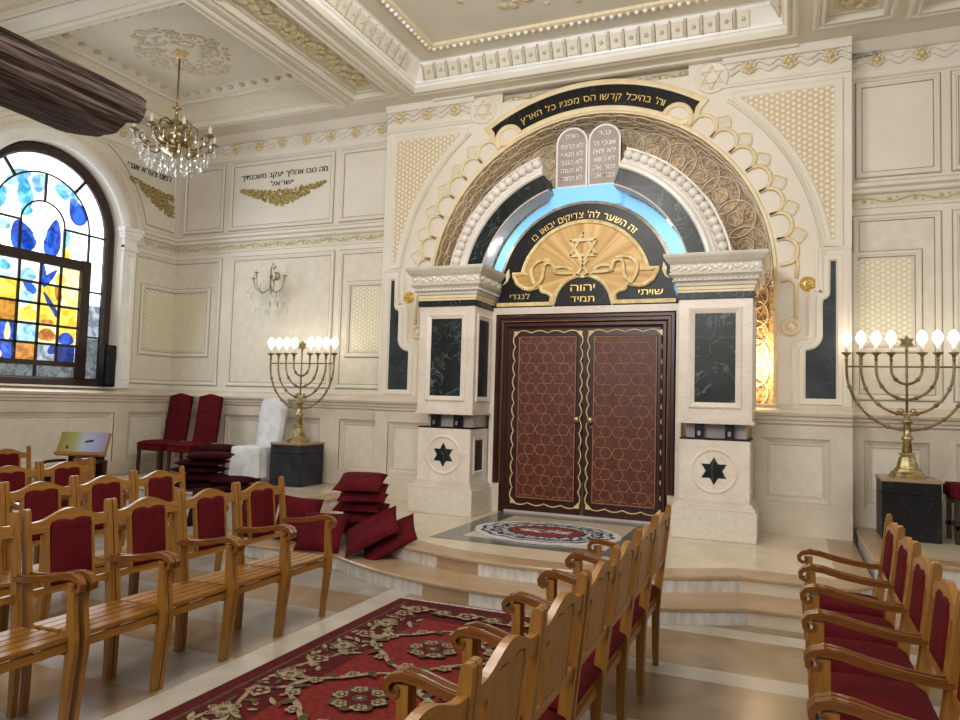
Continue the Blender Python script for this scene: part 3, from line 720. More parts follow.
# ------------------------------------------------------------------ stained-glass window
GX = XL-.2
G = leftmap(GX)
def glassmat(name, c1, c2, s1, s2, sc=7):
    m, N, L, bs = newmat('glass_'+name[2:]); bs.inputs['Base Color'].default_value = (.04, .04, .05, 1); bs.inputs['Roughness'].default_value = .2
    tc = N.new('ShaderNodeTexCoord'); nz = N.new('ShaderNodeTexNoise'); nz.inputs['Scale'].default_value = sc; nz.inputs['Detail'].default_value = 5; nz.inputs['Distortion'].default_value = 1
    L.new(tc.outputs['Object'], nz.inputs['Vector'])
    cr = N.new('ShaderNodeValToRGB'); cr.color_ramp.elements[0].color = [v*s1 for v in c1]+[1]; cr.color_ramp.elements[1].color = [v*s2 for v in c2]+[1]
    cr.color_ramp.elements[0].position = .38; cr.color_ramp.elements[1].position = .62
    L.new(nz.outputs['Fac'], cr.inputs[0]); L.new(cr.outputs[0], bs.inputs['Emission Color']); bs.inputs['Emission Strength'].default_value = 1.5; M[name] = m
glassmat('g_white', (.86, .95, 1), (1, 1, 1), 1.3, 2.2); glassmat('g_pale', (.40, .50, .62), (.66, .76, .88), .35, .62); glassmat('g_grey', (.10, .12, .13), (.22, .25, .26), .5, .7, 12)
glassmat('g_cyan', (.02, .40, .75), (.25, .75, .95), .7, 1); glassmat('g_blue', (.01, .04, .42), (.02, .16, .85), .7, .9); glassmat('g_navy', (.01, .02, .14), (.02, .06, .40), .6, .7)
glassmat('g_yellow', (.95, .62, .02), (1, .85, .12), .75, .95); glassmat('g_lemon', (.95, .78, .2), (1, .95, .6), .85, 1.1); glassmat('g_orange', (.55, .16, .02), (.85, .40, .04), .55, .7); glassmat('g_sky', (.15, .5, .85), (.5, .8, 1), .7, .95)
glassmat('g_ice', (.45, .80, 1), (1, 1, 1), .95, 1.5)
win = empty('window_1', (0, 0, 0)); tag(win, kind='structure')
R0 = .96
outer = [(WY-R0, 1.74), (WY+R0, 1.74)]+arcpts(WY, WZ, R0, 0, 180, 36)
mb = MB().mat('g_white'); mb.prism(outer, G, -.02, -.01)
mb.mat('g_pale')
for s in (1, -1):
    a0, a1 = sorted((WY+s*.72, WY+s*R0)); mb.prism([(a0, 2.36), (a1, 2.36), (a1, 2.85), (a0, 2.85)], G, -.01, -.008); 
    mb.mat('g_grey'); mb.prism([(a0, 1.75), (a1, 1.75), (a1, 2.36), (a0, 2.36)], G, -.01, -.008); mb.mat('g_pale')
mb.mat('g_grey'); mb.prism([(WY-.7, 1.75), (WY+.7, 1.75), (WY+.7, 1.95), (WY-.7, 1.95)], G, -.01, -.008)
# coloured plant shapes in the round head
def leaf(mb, cx, cz, w, h, rot, d=-.006):
    P = []
    for i in range(18):
        t = 2*pi*i/18; x = w*cos(t)*(1-.35*sin(t)); z = h*sin(t); c, s = cos(rad(rot)), sin(rad(rot)); P.append((cx+x*c-z*s, cz+x*s+z*c))
    mb.prism(P, G, -.01, d)
for k, cx, cz, w, h, r in (('g_cyan', 6.42, 4.24, .11, .21, 8), ('g_blue', 6.42, 3.64, .17, .22, 25), ('g_navy', 6.48, 3.60, .08, .14, 25), ('g_blue', 6.86, 3.70, .12, .28, -8), ('g_navy', 6.83, 3.7, .04, .16, -8), ('g_sky', 6.6, 4.42, .14, .1, 70), ('g_cyan', 6.95, 4.38, .12, .07, -40),
                           ('g_blue', 7.2, 4.16, .13, .2, 28), ('g_sky', 7.05, 4.4, .2, .1, -35), ('g_sky', 6.3, 4.42, .2, .09, 35), ('g_cyan', 7.08, 3.72, .06, .14, 0), ('g_cyan', 6.45, 4.0, .09, .07, 30), ('g_yellow', 7.09, 3.55, .04, .12, 0), ('g_sky', 6.15, 3.75, .1, .07, 0), ('g_ice', 6.66, 3.85, .1, .25, 0), ('g_ice', 7.2, 3.72, .1, .22, 0), ('g_cyan', 6.1, 4.1, .08, .16, -20)):
    mb.mat(k); leaf(mb, cx, cz, w, h, r)
# rectangular grid: five rows, warm yellows above, blues below
ys = [6.11, 6.40, 6.70, 7.0, 7.29]; zs = [3.32, 3.03, 2.72, 2.40, 2.09]
zs = [3.32, 3.05, 2.77, 2.49, 2.23, 1.99]
gridc = [['g_ice', 'g_white', 'g_white', 'g_lemon'], ['g_yellow', 'g_lemon', 'g_yellow', 'g_lemon'], ['g_orange', 'g_lemon', 'g_yellow', 'g_yellow'], ['g_blue', 'g_sky', 'g_lemon', 'g_yellow'], ['g_navy', 'g_orange', 'g_pale', 'g_navy']]
for i in range(5):
    for j in range(4):
        mb.mat(gridc[i][j]); mb.prism([(ys[j], zs[i+1]), (ys[j+1], zs[i+1]), (ys[j+1], zs[i]), (ys[j], zs[i])], G, -.012, -.007)
for k, cx, cz, w, h, r in (('g_cyan', 6.2, 3.22, .08, .07, 0), ('g_sky', 6.52, 3.14, .12, .1, 20), ('g_blue', 6.74, 3.2, .05, .2, 10), ('g_blue', 6.84, 3.15, .05, .16, -40), ('g_yellow', 7.0, 3.16, .08, .09, 0), ('g_orange', 6.98, 2.95, .05, .12, 20), ('g_blue', 6.56, 2.98, .06, .12, 50),
                           ('g_sky', 6.52, 2.84, .1, .1, 30), ('g_navy', 6.88, 2.78, .04, .2, 35), ('g_yellow', 6.56, 2.62, .13, .1, 0), ('g_yellow', 6.82, 2.66, .12, .1, 0), ('g_sky', 6.54, 2.38, .13, .1, 10), ('g_orange', 6.85, 2.36, .13, .09, 0), ('g_orange', 6.85, 2.54, .1, .04, 0), ('g_blue', 7.14, 2.33, .12, .09, 0),
                           ('g_blue', 6.2, 2.4, .07, .1, 0), ('g_lemon', 6.3, 2.36, .04, .12, 0), ('g_orange', 6.53, 2.12, .09, .1, -15), ('g_lemon', 6.17, 2.06, .06, .08, 40), ('g_blue', 6.3, 2.1, .07, .12, 20), ('g_navy', 6.95, 2.16, .08, .06, 20), ('g_yellow', 7.16, 2.62, .09, .1, 0), ('g_orange', 6.3, 2.6, .07, .04, 0)):
    mb.mat(k); leaf(mb, cx, cz, w, h, r, -.003)
mb.build('stained_glass', win)
mb = MB().mat('frame_brown')
fo = [(WY-1.10, 1.64), (WY+1.10, 1.64)]+arcpts(WY, WZ, 1.10, 0, 180, 36)
mb.pframe(fo, G, [(0, -.02), (0, .05), (.03, .07), (.11, .06), (.14, .03), (.14, -.02)])
for z0, z1 in ((1.64, 1.75), (1.93, 2.0), (3.32, 3.46)): mb.prism([(WY-.74 if z0 > 1.7 else WY-1.0, z0), (WY+.74 if z0 > 1.7 else WY+1.0, z0), (WY+.74 if z0 > 1.7 else WY+1.0, z1), (WY-.74 if z0 > 1.7 else WY-1.0, z1)], G, -.02, .05)
for s in (1, -1):
    a0, a1 = sorted((WY+s*.595, WY+s*.735)); mb.prism([(a0, 1.76), (a1, 1.76), (a1, 3.47), (a0, 3.47)], G, -.02, .056)
mb.build('window_frame', win)
mb = MB().mat('lead')
def barline(p, q, w=.022): mb.bar([G(*p, .0), G(*q, .0)], .03, w*1.3, side=Vector((1, 0, 0)))
for y in ys[1:4]: barline((y, 1.99), (y, 3.33), .026)
for z in zs[1:5]: barline((WY-.6, z), (WY+.6, z), .026)
for s in (1, -1):
    for z in (3.86, 3.04, 2.38): barline((WY+s*.72, z), (WY+s*.97, z), .02)
    barline((WY+s*.71, 3.44), (WY+s*.71, 3.86)); barline((WY+s*.32, 3.44), (WY+s*.32, 3.86), .024)
    for a in (52,): barline((WY+s*.71*cos(rad(a)), WZ+.71*sin(rad(a))), (WY+s*.97*cos(rad(a)), WZ+.97*sin(rad(a))), .03)
    barline((WY+s*.32, 3.86), (WY+s*.7, 3.86))
barline((WY, 4.18), (WY, 4.57)); barline((WY, 1.75), (WY, 1.95), .03)
for r in (.32, .71): mb.tube([G(a, b, 0) for a, b in arcpts(WY, WZ, r, 0, 180, 26)], .014, 5)
mb.build('lead_bar', win)
# speaker on the sill
sp = MB().mat('speaker'); sp.bbox(XL+.065, XL+.20, 7.46, 7.66, 1.668, 2.27, .012); so = sp.build('speaker_box'); tag(so, 'slim black loudspeaker standing upright on the sill beside the stained-glass window', 'speaker')
g = MB().mat('metal_dark'); g.bbox(XL+.20, XL+.206, 7.48, 7.64, 1.70, 2.25, .002); g.build('grille', so)

# ------------------------------------------------------------------ the ark: doors, pillars, arch
YD = 8.40; D = wallmap(YD)
dr = empty('ark_doorway', (AX+.01, YD, .27), 0, 'pair of tall dark mahogany doors with star lattice at the top of the steps', 'double door')
def local(o, par):          # parts are modelled in world space; keep them there
    o.parent = par; o.matrix_parent_inverse = Matrix.Translation(par.location).inverted(); return o
DX0, DX1 = -3.345, -1.155
mb = MB().mat('mahog')
jam = [(DX0, .62), (DX0, 2.69), (DX1, 2.69), (DX1, .62)]
mb.pframe(jam, D, [(0, -.1), (0, .03), (.02, .05), (.05, .05), (.06, .03), (.09, .03)], False)
jb = [(DX0+.085, .27), (DX0+.085, 2.605), (DX1-.085, 2.605), (DX1-.085, .27)]
mb.pframe(jb, D, [(0, .03), (.02, .01), (.03, .02), (.06, .02), (.075, -.0), (.11, -.02), (.12, -.09)], False)
fr = local(mb.build('door_frame'), dr)
mb = MB().mat('inlay')
L_ = inset(jb, .006, False); mb.tube([D(a, b, .032) for a, b in [(L_[0][0], .62)]+L_[1:3]+[(L_[3][0], .62)]], .007, 5)
mb.build('copper_bead', fr)
mb = MB().mat('dado')
for a, b in ((DX0, DX0+.085), (DX1-.085, DX1)): mb.prism([(a, .27), (b, .27), (b, .62), (a, .62)], D, -.1, .02, False)
tag(local(mb.build('plinth_block'), dr), 'pale stone foot of the door frame')
mb = MB().mat('soffit'); mb.box(DX0+.09, DX1-.09, YD-.01, YD+.05, .272, .30); tag(local(mb.build('threshold'), dr), 'pale stone threshold')
S_ = .0710
def hexlattice(mb, x0, x1, z0, z1, mp, d):
    segs = set(); H = sqrt(3)*S_
    cx0 = (x0+x1)/2+1.1*S_
    for i in range(-4, 5):
        for j in range(-14, 15):
            ox = cx0+6*S_*i+(3*S_ if j % 2 else 0); oz = z1-.135+H*j-2*H
            if oz > z1+.2 or oz < z0-.2 or ox < x0-1 or ox > x1+1: continue
            for hx in (2, 4):
                V = [(ox+hx*S_+S_*cos(k*pi/3), oz+S_*sin(k*pi/3)) for k in range(6)]
                for k in range(6):
                    a, b = V[k], V[(k+1) % 6]; key = tuple(sorted(((round(a[0], 3), round(a[1], 3)), (round(b[0], 3), round(b[1], 3)))))
                    segs.add(key)
    for a, b in segs:
        t0, t1 = 0, 1; ok = True
        for p, q, lo, hi in ((a[0], b[0]-a[0], x0, x1), (a[1], b[1]-a[1], z0, z1)):
            if abs(q) < 1e-9:
                if p < lo or p > hi: ok = False
                continue
            u0, u1 = sorted(((lo-p)/q, (hi-p)/q)); t0 = max(t0, u0); t1 = min(t1, u1)
        if not ok or t1-t0 < .02: continue
        f = lambda t: mp(a[0]+(b[0]-a[0])*t, a[1]+(b[1]-a[1])*t, d)
        mb.bar([f(t0), f(t1)], .006, .0075)
    for p, q in (((x0, z0), (x1, z0)), ((x0, z1), (x1, z1)), ((x0, z0), (x0, z1)), ((x1, z0), (x1, z1))): mb.bar([mp(*p, d), mp(*q, d)], .008, .009)
for k, (lx0, lx1, px0, px1, side) in enumerate(((-3.235, -2.253, -3.04, -2.325, 'left'), (-2.247, -1.265, -2.10, -1.378, 'right'))):
    LZ0, LZ1, PZ0, PZ1 = .30, 2.50, .46, 2.41
    mb = MB().mat('mahog'); mb.prism([(lx0+.04, LZ0), (lx1-.0 if k == 0 else lx1-.04, LZ0), (lx1 if k == 0 else lx1-.04, LZ1+.02), (lx0+.04 if k == 0 else lx0, LZ1+.02)], D, -.06, -.01)
    mb.rframe(px0-.012, px1+.012, PZ0-.012, PZ1+.012, D, [(0, -.01), (0, .004), (.012, .002), (.016, -.008)])
    mb.mat('lattice_ground'); mb.rframe(px0, px1, PZ0, PZ1, D, [(0, -.006)], True)
    leafo = local(mb.build('door_leaf'), dr); tag(leafo, side+' door leaf')
    def sub(mbx, name, lab=None):
        o = mbx.build(name, leafo)
        if lab: tag(o, lab)
        return o
    mb = MB().mat('inlay'); hexlattice(mb, px0, px1, PZ0, PZ1, D, -.001); sub(mb, 'star_lattice', 'thin copper lines forming stars and hexagons')
    mb = MB().mat('goldpaint'); bx0, bx1, bz0, bz1 = px0-.055, px1+.055, PZ0-.06, PZ1+.05; P = []
    def scal(p, q, n, nx, nz):
        for i in range(n):
            for j in range(6):
                t = (i+j/6)/n; o = .028*sin(pi*j/6); P.append((p[0]+(q[0]-p[0])*t+nx*o, p[1]+(q[1]-p[1])*t+nz*o))
    scal((bx0, bz0), (bx1, bz0), 4, 0, -1); scal((bx1, bz0), (bx1, bz1), 12, 1, 0); scal((bx1, bz1), (bx0, bz1), 4, 0, 1); scal((bx0, bz1), (bx0, bz0), 12, -1, 0)
    mb.tube([D(a, b, .0) for a, b in P], .007, 5, True, False)
    for cx, cz in ((bx0, bz0), (bx1, bz0), (bx1, bz1), (bx0, bz1)):
        sx = 1 if cx < (px0+px1)/2 else -1; sz = 1 if cz < 1.4 else -1
        mb.prism([(cx-sx*.02, cz-sz*.02), (cx+sx*.06, cz-sz*.02), (cx+sx*.02, cz+sz*.02), (cx-sx*.02, cz+sz*.06)], D, -.01, .004)
    sub(mb, 'scalloped_border', 'scalloped gilt border')
    mb = MB().mat('brass'); kx = px1+.03 if k == 0 else px0-.03
    mb.lathe([(.036, 0), (.036, .006), (.014, .01), (.014, .03), (.036, .042), (.04, .06), (.028, .078), (0, .082)], Matrix.Translation((kx, YD+.01, 1.42)) @ Matrix.Rotation(pi/2, 4, 'X'), 14)
    if k: mb.lathe([(.016, 0), (.016, .012), (0, .014)], Matrix.Translation((kx, YD+.01, 1.34)) @ Matrix.Rotation(pi/2, 4, 'X'), 10)
    sub(mb, 'door_knob', 'round brass knob')
# lintel above the frame
mb = MB().mat('pillar'); mb.box(DX0-.05, DX1+.05, YD-.04, YD+.16, 2.69, 2.772); tag(local(mb.build('lintel'), dr), 'pale marble lintel')
mb = MB().mat('pillar'); 
for a, b in ((DX0-.06, DX0), (DX1, DX1+.06)): mb.box(a, b, YD-.04, YD+.1, .27, 2.69)
local(mb.build('marble_jamb'), dr)

# --- pillars
def pillar(name, cx, label):
    P = empty(name, (cx, 8.1, .27), 0, label, 'pillar')
    yb = 8.5
    def part(mb, nm, lab=None, par=None):
        o = attach(mb, nm, P, par)
        if lab: tag(o, lab)
        return o
    def blockx(mb, hw, yf, z0, z1, yb_=yb): mb.bbox(cx-hw, cx+hw, yf, yb_, z0, z1, .006)
    mb = MB().mat('rough_stone'); blockx(mb, .415, 7.75, .27, .57); mb.mat('pillar')
    for hw, y, z0, z1 in ((.40, 7.765, .57, .60), (.385, 7.78, .60, .625), (.37, 7.80, .625, .645)): blockx(mb, hw, y, z0, z1)
    part(mb, 'plinth')
    mb = MB().mat('pillar'); blockx(mb, .345, 7.83, .645, 1.275)
    F = wallmap(7.83); mb.arc((cx, .96), [(.235, 0), (.235, .004), (.225, .012), (.21, .012), (.20, .002), (.20, 0)], 0, 360, 40, F, False)
    for k in range(6): mb.prism([(cx+.13*cos(rad(60*k+90)), .96+.13*sin(rad(60*k+90))), (cx+.2*cos(rad(60*k+89.5)), .96+.2*sin(rad(60*k+89.5))), (cx+.2*cos(rad(60*k+90.5)), .96+.2*sin(rad(60*k+90.5)))], F, 0, .003)
    ped = part(mb, 'pedestal')
    mb = MB().mat('green'); mb.prism(star6(cx, .96, .142), F, 0, .005); part(mb, 'star_inlay', 'dark green marble star', ped)
    for s in (1, -1):
        Sd = (lambda a, b, d, s=s: (cx+s*(.345+d), a, b))
        mb = MB().mat('pillar'); mb.rframe(7.93, 8.25, .74, 1.18, Sd, [(0, 0), (0, .008), (.03, .01), (.04, 0)]); mb.mat('green'); mb.rframe(7.97, 8.21, .78, 1.14, Sd, [(0, .002)], True)
        part(mb, 'side_panel', 'dark green marble side panel', ped)
    mb = MB().mat('black'); blockx(mb, .35, 7.825, 1.275, 1.292); part(mb, 'dark_slab', 'thin dark slab')
    mb = MB().mat('soffit'); mb.box(cx-.30, cx+.30, 8.0, yb, 1.292, 1.44); part(mb, 'recessed_neck')
    for fx in (-.155, .145):
        mb = MB().mat('metal_dark'); mb.bbox(cx+fx-.045, cx+fx+.045, 7.87, 7.96, 1.292, 1.44, .004); mb.mat('chrome'); mb.bbox(cx+fx-.016, cx+fx+.016, 7.858, 7.87, 1.315, 1.365, .004)
        part(mb, 'support_block', 'small dark block with chrome face')
    mb = MB().mat('pillar'); blockx(mb, .385, 7.79, 1.44, 1.462); blockx(mb, .372, 7.80, 1.462, 1.49); blockx(mb, .365, 7.82, 1.49, 2.735)
    F2 = wallmap(7.82); mb.rframe(cx-.262, cx+.262, 1.60, 2.645, F2, [(0, 0), (0, .012), (.015, .018), (.06, .004), (.065, -.004)])
    for s in (1, -1):
        Sd = (lambda a, b, d, s=s: (cx+s*(.365+d), a, b)); mb.rframe(7.90, 8.32, 1.60, 2.645, Sd, [(0, 0), (0, .012), (.015, .018), (.06, .004), (.065, .001)])
    sh = part(mb, 'shaft')
    mb = MB().mat('green'); mb.rframe(cx-.2, cx+.2, 1.66, 2.585, F2, [(0, .003)], True); part(mb, 'marble_panel', 'dark green veined marble panel', sh)
    for s in (1, -1):
        Sd = (lambda a, b, d, s=s: (cx+s*(.365+d), a, b)); mb = MB().mat('green'); mb.rframe(7.96, 8.26, 1.66, 2.585, Sd, [(0, .003)], True); part(mb, 'marble_panel', 'dark green veined marble panel', sh)
    mb = MB().mat('green'); blockx(mb, .385, 7.80, 2.735, 2.805); part(mb, 'marble_band', 'dark green marble band')
    mb = MB()
    prof = [(.375, 2.805, 'trimgold'), (.375, 2.83, 'trimgold'), (.385, 2.835, 'trimgold'), (.385, 2.865, 'trimgold'), (.40, 2.875, 'cornice'), (.40, 2.90, 'cornice'), (.43, 2.96, 'cornice'), (.46, 2.985, 'cornice'), (.46, 3.0, 'cornice'), (.445, 3.01, 'cornice'), (.45, 3.09, 'cornice'), (.48, 3.12, 'cornice'), (.51, 3.165, 'cornice'), (.515, 3.185, 'cornice'), (.515, 3.2, 'cornice'), (.3, 3.2, 'cornice')]
    lp = lambda hw, z: [(cx-hw, yb, z), (cx-hw, 7.82-(hw-.365), z), (cx+hw, 7.82-(hw-.365), z), (cx+hw, yb, z)]
    for (h0, z0, m0), (h1, z1, m1) in zip(prof, prof[1:]): mb.mat(m1); mb.loops([lp(h0, z0), lp(h1, z1)], True)
    mb.mat('cornice'); mb.add(lp(.515, 3.2), [(0, 1, 2, 3)]); mb.add(lp(.375, 2.805), [(0, 1, 2, 3)])
    co = part(mb, 'cornice', 'grey-cream moulded cornice')
    mb = MB().mat('pearl'); rr = random.Random(3)
    def relief(mp, a0, a1):
        n = int((a1-a0)/.05)
        for i in range(n): 
            a = a0+(a1-a0)*(i+.5)/n
            mb.add(*dome(mp, a, 3.05+.018*sin(i*1.6), .026, 0, .018, 6), smooth=True)
            mb.add(*dome(mp, a+.02, 3.05-.022*sin(i*1.6), .016, 0, .014, 6), smooth=True)
            mb.add(*dome(mp, a, 2.93, .016, 0, .02, 5), smooth=True); mb.add(*dome(mp, a+.025, 2.925, .012, 0, .016, 5), smooth=True)
    relief(lambda a, b, d: (a, 7.82-.082-d if b > 3 else 7.82-.055-d, b), cx-.43, cx+.43)
    for s in (1, -1): relief(lambda a, b, d, s=s: (cx+s*((.447 if b > 3 else .42)+d), a, b), 7.78, 8.45)
    part(mb, 'leaf_relief', 'carved leaf band', co)
    return P
pillar('pillar', -3.765, 'square pale marble pillar with green panels standing left of the mahogany doors')
pillar('pillar', -.69, 'square pale marble pillar with green panels standing right of the mahogany doors')

# --- inner arch carried by the pillars
AC = (AX, 2.95); YQ = 8.5; Q = wallmap(YQ)
ar = empty('pearl_arch', (AX, YQ, 3.2), 0, 'round arch of pearl beads and dark marble with a lit blue panel, above the doors', 'arch')
def apart(mb, nm, lab=None, par=None):
    o = attach(mb, nm, ar, par)
    if lab: tag(o, lab)
    return o
for a0, a1, side in ((9.5, 72, 'right'), (108, 170.5, 'left')):
    mb = MB().mat('soffit'); mb.arc(AC, [(1.268, .0), (1.268, .30), (1.285, .30), (1.285, 0)], a0, a1, 26, Q); 
    sf = apart(mb, 'soffit', side+' mauve-grey underside of the arch')
    mb = MB().mat('green'); mb.arc(AC, [(1.285, -.02), (1.285, .295), (1.47, .295), (1.47, -.02)], a0, a1, 26, Q); apart(mb, 'marble_band', side+' dark marble band of the arch')
    mb = MB().mat('pearl'); mb.arc(AC, [(1.47, 0), (1.47, .31), (1.485, .33), (1.515, .33), (1.535, .31), (1.545, .29), (1.575, .285), (1.585, .25), (1.70, .22), (1.715, .25), (1.735, .25), (1.745, .2), (1.74, 0)], a0, a1, 26, Q)
    bm_ = apart(mb, 'arch_moulding', side+' pearl-white moulding of the arch')
    mb = MB().mat('pearl'); n = 18
    for i in range(n):
        t = rad(a0+(a1-a0)*(i+.5)/n); c = (AC[0]+1.655*cos(t), AC[1]+1.655*sin(t))
        mb.ball(Q(c[0], c[1], .262), .056, 10, 8)
    apart(mb, 'bead_row', 'row of round pearl beads', bm_)
    t = rad(37 if side == 'right' else 148)
    mb = MB().mat('spot'); dirv = Vector((-cos(t), 0, -sin(t))); R_ = Vector((0, 0, -1)).rotation_difference(dirv).to_matrix().to_4x4()
    mb.lathe([(.045, 0), (.045, .008), (0, .009)], Matrix.Translation(Vector(Q(AC[0]+1.268*cos(t), AC[1]+1.268*sin(t), .12))) @ R_ @ Matrix.Rotation(pi, 4, 'X'), 14)
    apart(mb, 'spotlight', 'lit round spotlight', sf)
mb = MB().mat('blue')
bp = [(AX-1.262, 2.9), (AX+1.262, 2.9)]+arcpts(AX, 2.95, 1.262, 2, 65, 16)+[(AX+.49, 4.13), (AX+.46, 4.22), (AX+.42, 4.245), (AX-.42, 4.245), (AX-.46, 4.22), (AX-.49, 4.13)]+arcpts(AX, 2.95, 1.262, 115, 178, 16)
mb.prism(bp, wallmap(8.58), -.02, .02); mb.prism([(AX-.44, 4.0), (AX+.44, 4.0), (AX+.42, 4.245), (AX-.42, 4.245)], wallmap(8.58), .0, .14)
apart(mb, 'blue_panel', 'bright sky-blue back panel')

# --- tablets of the commandments
tb = empty('commandment_tablets', (AX+.015, 8.5, 4.245), 0, 'pair of round-topped silvery tablets with white Hebrew lines crowning the arch', 'tablets')
TX = AX+.015
lines = {1: ['כתר', "אנכי ה'", 'לא יהיה', 'לא תשא', 'זכור את', 'כבד את'], -1: ['תורה', 'לא תרצח', 'לא תנאף', 'לא תגנב', 'לא תענה', 'לא תחמד']}
for s in (1, -1):
    x0, x1 = (TX+.004, TX+.40) if s > 0 else (TX-.40, TX-.004)
    P = [(x0, 4.247), (x1, 4.247)]+arcpts((x0+x1)/2, 4.80, .198, 0, 180, 16)
    T = wallmap(8.5); mb = MB().mat('tablet'); mb.prism(P, T, -.03, .03); mb.mat('white'); mb.pframe(P, T, [(0, -.03), (0, .034), (.016, .036), (.022, .03)])
    o = attach(mb, 'tablet', tb); tag(o, ('right' if s > 0 else 'left')+' tablet')
    for k, t in enumerate(lines[s]):
        mb = MB().mat('white'); text_flat(mb, t, (x0+x1)/2, 4.84-.10*k if k else 4.865, .085, T, .0312, .15 if not k else (.27 if len(t) > 6 else .25)); mb.build('lettering', o)

# --- tympanum over the doors
YT = 8.40; T = wallmap(YT); UX = -2.255
tp = empty('tympanum', (UX, YT, 2.8), 0, 'dark half-round plaque with golden sunburst, star and gilt Hebrew verses above the doors', 'plaque')
def tpart(mb, nm, lab=None, par=None):
    o = attach(mb, nm, tp, par)
    if lab: tag(o, lab)
    return o
TC = (UX, 2.97)
base = [(UX-1.10, 2.79), (UX+1.10, 2.79), (UX+1.075, 2.90)]+arcpts(*TC, 1.045, 0, 180, 40)+[(UX-1.075, 2.90)]
mb = MB().mat('black'); mb.prism(base, T, -.12, .0); dk = tpart(mb, 'marble_arch', 'dark marble half-round ground')
mb = MB().mat('rim'); mb.arc(TC, [(1.045, -.12), (1.045, .004), (1.085, -.02), (1.085, -.12)], 8, 172, 40, T); tpart(mb, 'stone_rim', 'rough grey stone rim')
half = [(-.359, 2.79), (-.40, 2.845), (-.39, 2.90), (-.442, 2.94), (-.50, 2.95), (-.524, 2.97), (-.535, 3.016), (-.60, 3.0), (-.67, 2.985), (-.75, 3.003), (-.834, 3.06), (-.88, 3.15), (-.885, 3.20), (-.76, 3.20)]
arcL = [(x-UX, z) for x, z in arcpts(UX, 3.005, .80, 165, 91, 14)]
left = half+arcL
bot = [(x-UX, z) for x, z in arcpts(UX, 2.79, .345, 0, 180, 18)]
poly = [(x, z) for x, z in left]+[(-x, z) for x, z in left[::-1]]
full = [(UX+x, z) for x, z in poly]+[(UX+x, z) for x, z in bot[1:-1]]
mb = MB().mat('sunray'); mb.prism(full, T, 0, .014, False); gp = tpart(mb, 'sunburst_panel', 'golden sunburst field')
mb = MB().mat('goldpaint'); mb.pframe(full, T, [(-.012, 0), (-.012, .03), (.005, .042), (.03, .036), (.038, .014)])
for s in (1, -1): mb.prism([(UX+s*.36, 2.79), (UX+s*1.09, 2.79), (UX+s*1.09, 2.835), (UX+s*.40, 2.835)], T, 0, .035)
tpart(mb, 'gilt_border', 'raised gilt border', gp)
mb = MB().mat('black'); mb.prism([(UX+x, z) for x, z in bot], T, 0, .016); tpart(mb, 'lower_roundel', 'dark half-round with the divine name', gp)
# star with ribbon scrolls
mb = MB().mat('goldpaint')
def ribbon(P, w=.05, d=.03, smooth=3):
    for _ in range(smooth):
        q = [P[0]]
        for a, b in zip(P, P[1:]): q += [(a[0]*.75+b[0]*.25, a[1]*.75+b[1]*.25), (a[0]*.25+b[0]*.75, a[1]*.25+b[1]*.75)]
        P = q+[P[-1]]
    mb.bar([T(UX+a, b, d) for a, b in P], .022, w)
    for o in (-w*.42, w*.42):
        mb.tube([T(UX+a, b, d+.012) for a, b in inset(P, o, False)], .006, 4)
sc = (0, 3.475)
for k in (90, 270):
    V = [(sc[0]+.185*cos(rad(k+o)), sc[1]+.185*sin(rad(k+o))) for o in (0, 120, 240)]
    for a, b in zip(V, V[1:]+V[:1]): q_ = .030 if k == 90 else .037; mb.bar([T(UX+a[0], a[1], q_), T(UX+b[0], b[1], q_)], .02, .036)
tpart(mb, 'star_of_david', 'gilt six-pointed star', gp)
mb = MB().mat('goldpaint')
for s in (1, -1):
    m_ = lambda P: [(s*x, z) for x, z in P]
    ribbon(m_([(.06, 3.34), (-.08, 3.15), (-.02, 3.13)]), .04, .03, 1)
    ribbon(m_([(.0, 3.13), (.10, 3.15), (.17, 3.26), (.34, 3.26), (.36, 3.20), (.33, 3.19)]), .045, .03, 2)
    ribbon(m_([(.12, 3.18), (.30, 3.18), (.36, 3.22), (.38, 3.34), (.55, 3.36), (.66, 3.25), (.62, 3.08), (.52, 3.02)]), .045, .034, 3)
    ribbon(m_([(.34, 3.19), (.36, 3.30), (.47, 3.32), (.49, 3.22), (.50, 3.10), (.60, 3.03)]), .04, .044, 3)
tpart(mb, 'ribbon_scroll', 'gilt interlaced ribbon', gp)
mb = MB().mat('text_gold')
text_arc(mb, 'זה השער לה\' צדיקים יבואו בו', TC, .875, .115, 91, 88, T, .004)
text_flat(mb, 'יהוה', UX+.0, 2.955, .13, T, .021, .30); text_flat(mb, 'תמיד', UX+.0, 2.825, .11, T, .021, .29)
text_flat(mb, 'שויתי', UX+.80, 2.89, .10, T, .004, .28); text_flat(mb, 'לנגדי', UX-.80, 2.88, .10, T, .004, .26)
tpart(mb, 'lettering', 'gilt Hebrew lettering')
for s in (1, -1):
    mb = MB().mat('palegold')
    P = [(s*.945, 3.26), (s*.985, 3.19), (s*.975, 3.12), (s*1.02, 3.06), (s*.96, 3.10), (s*.93, 3.17)]
    mb.prism([(UX+a, b) for a, b in P], T, 0, .03); tpart(mb, 'flame_ornament', 'small gilt flame')

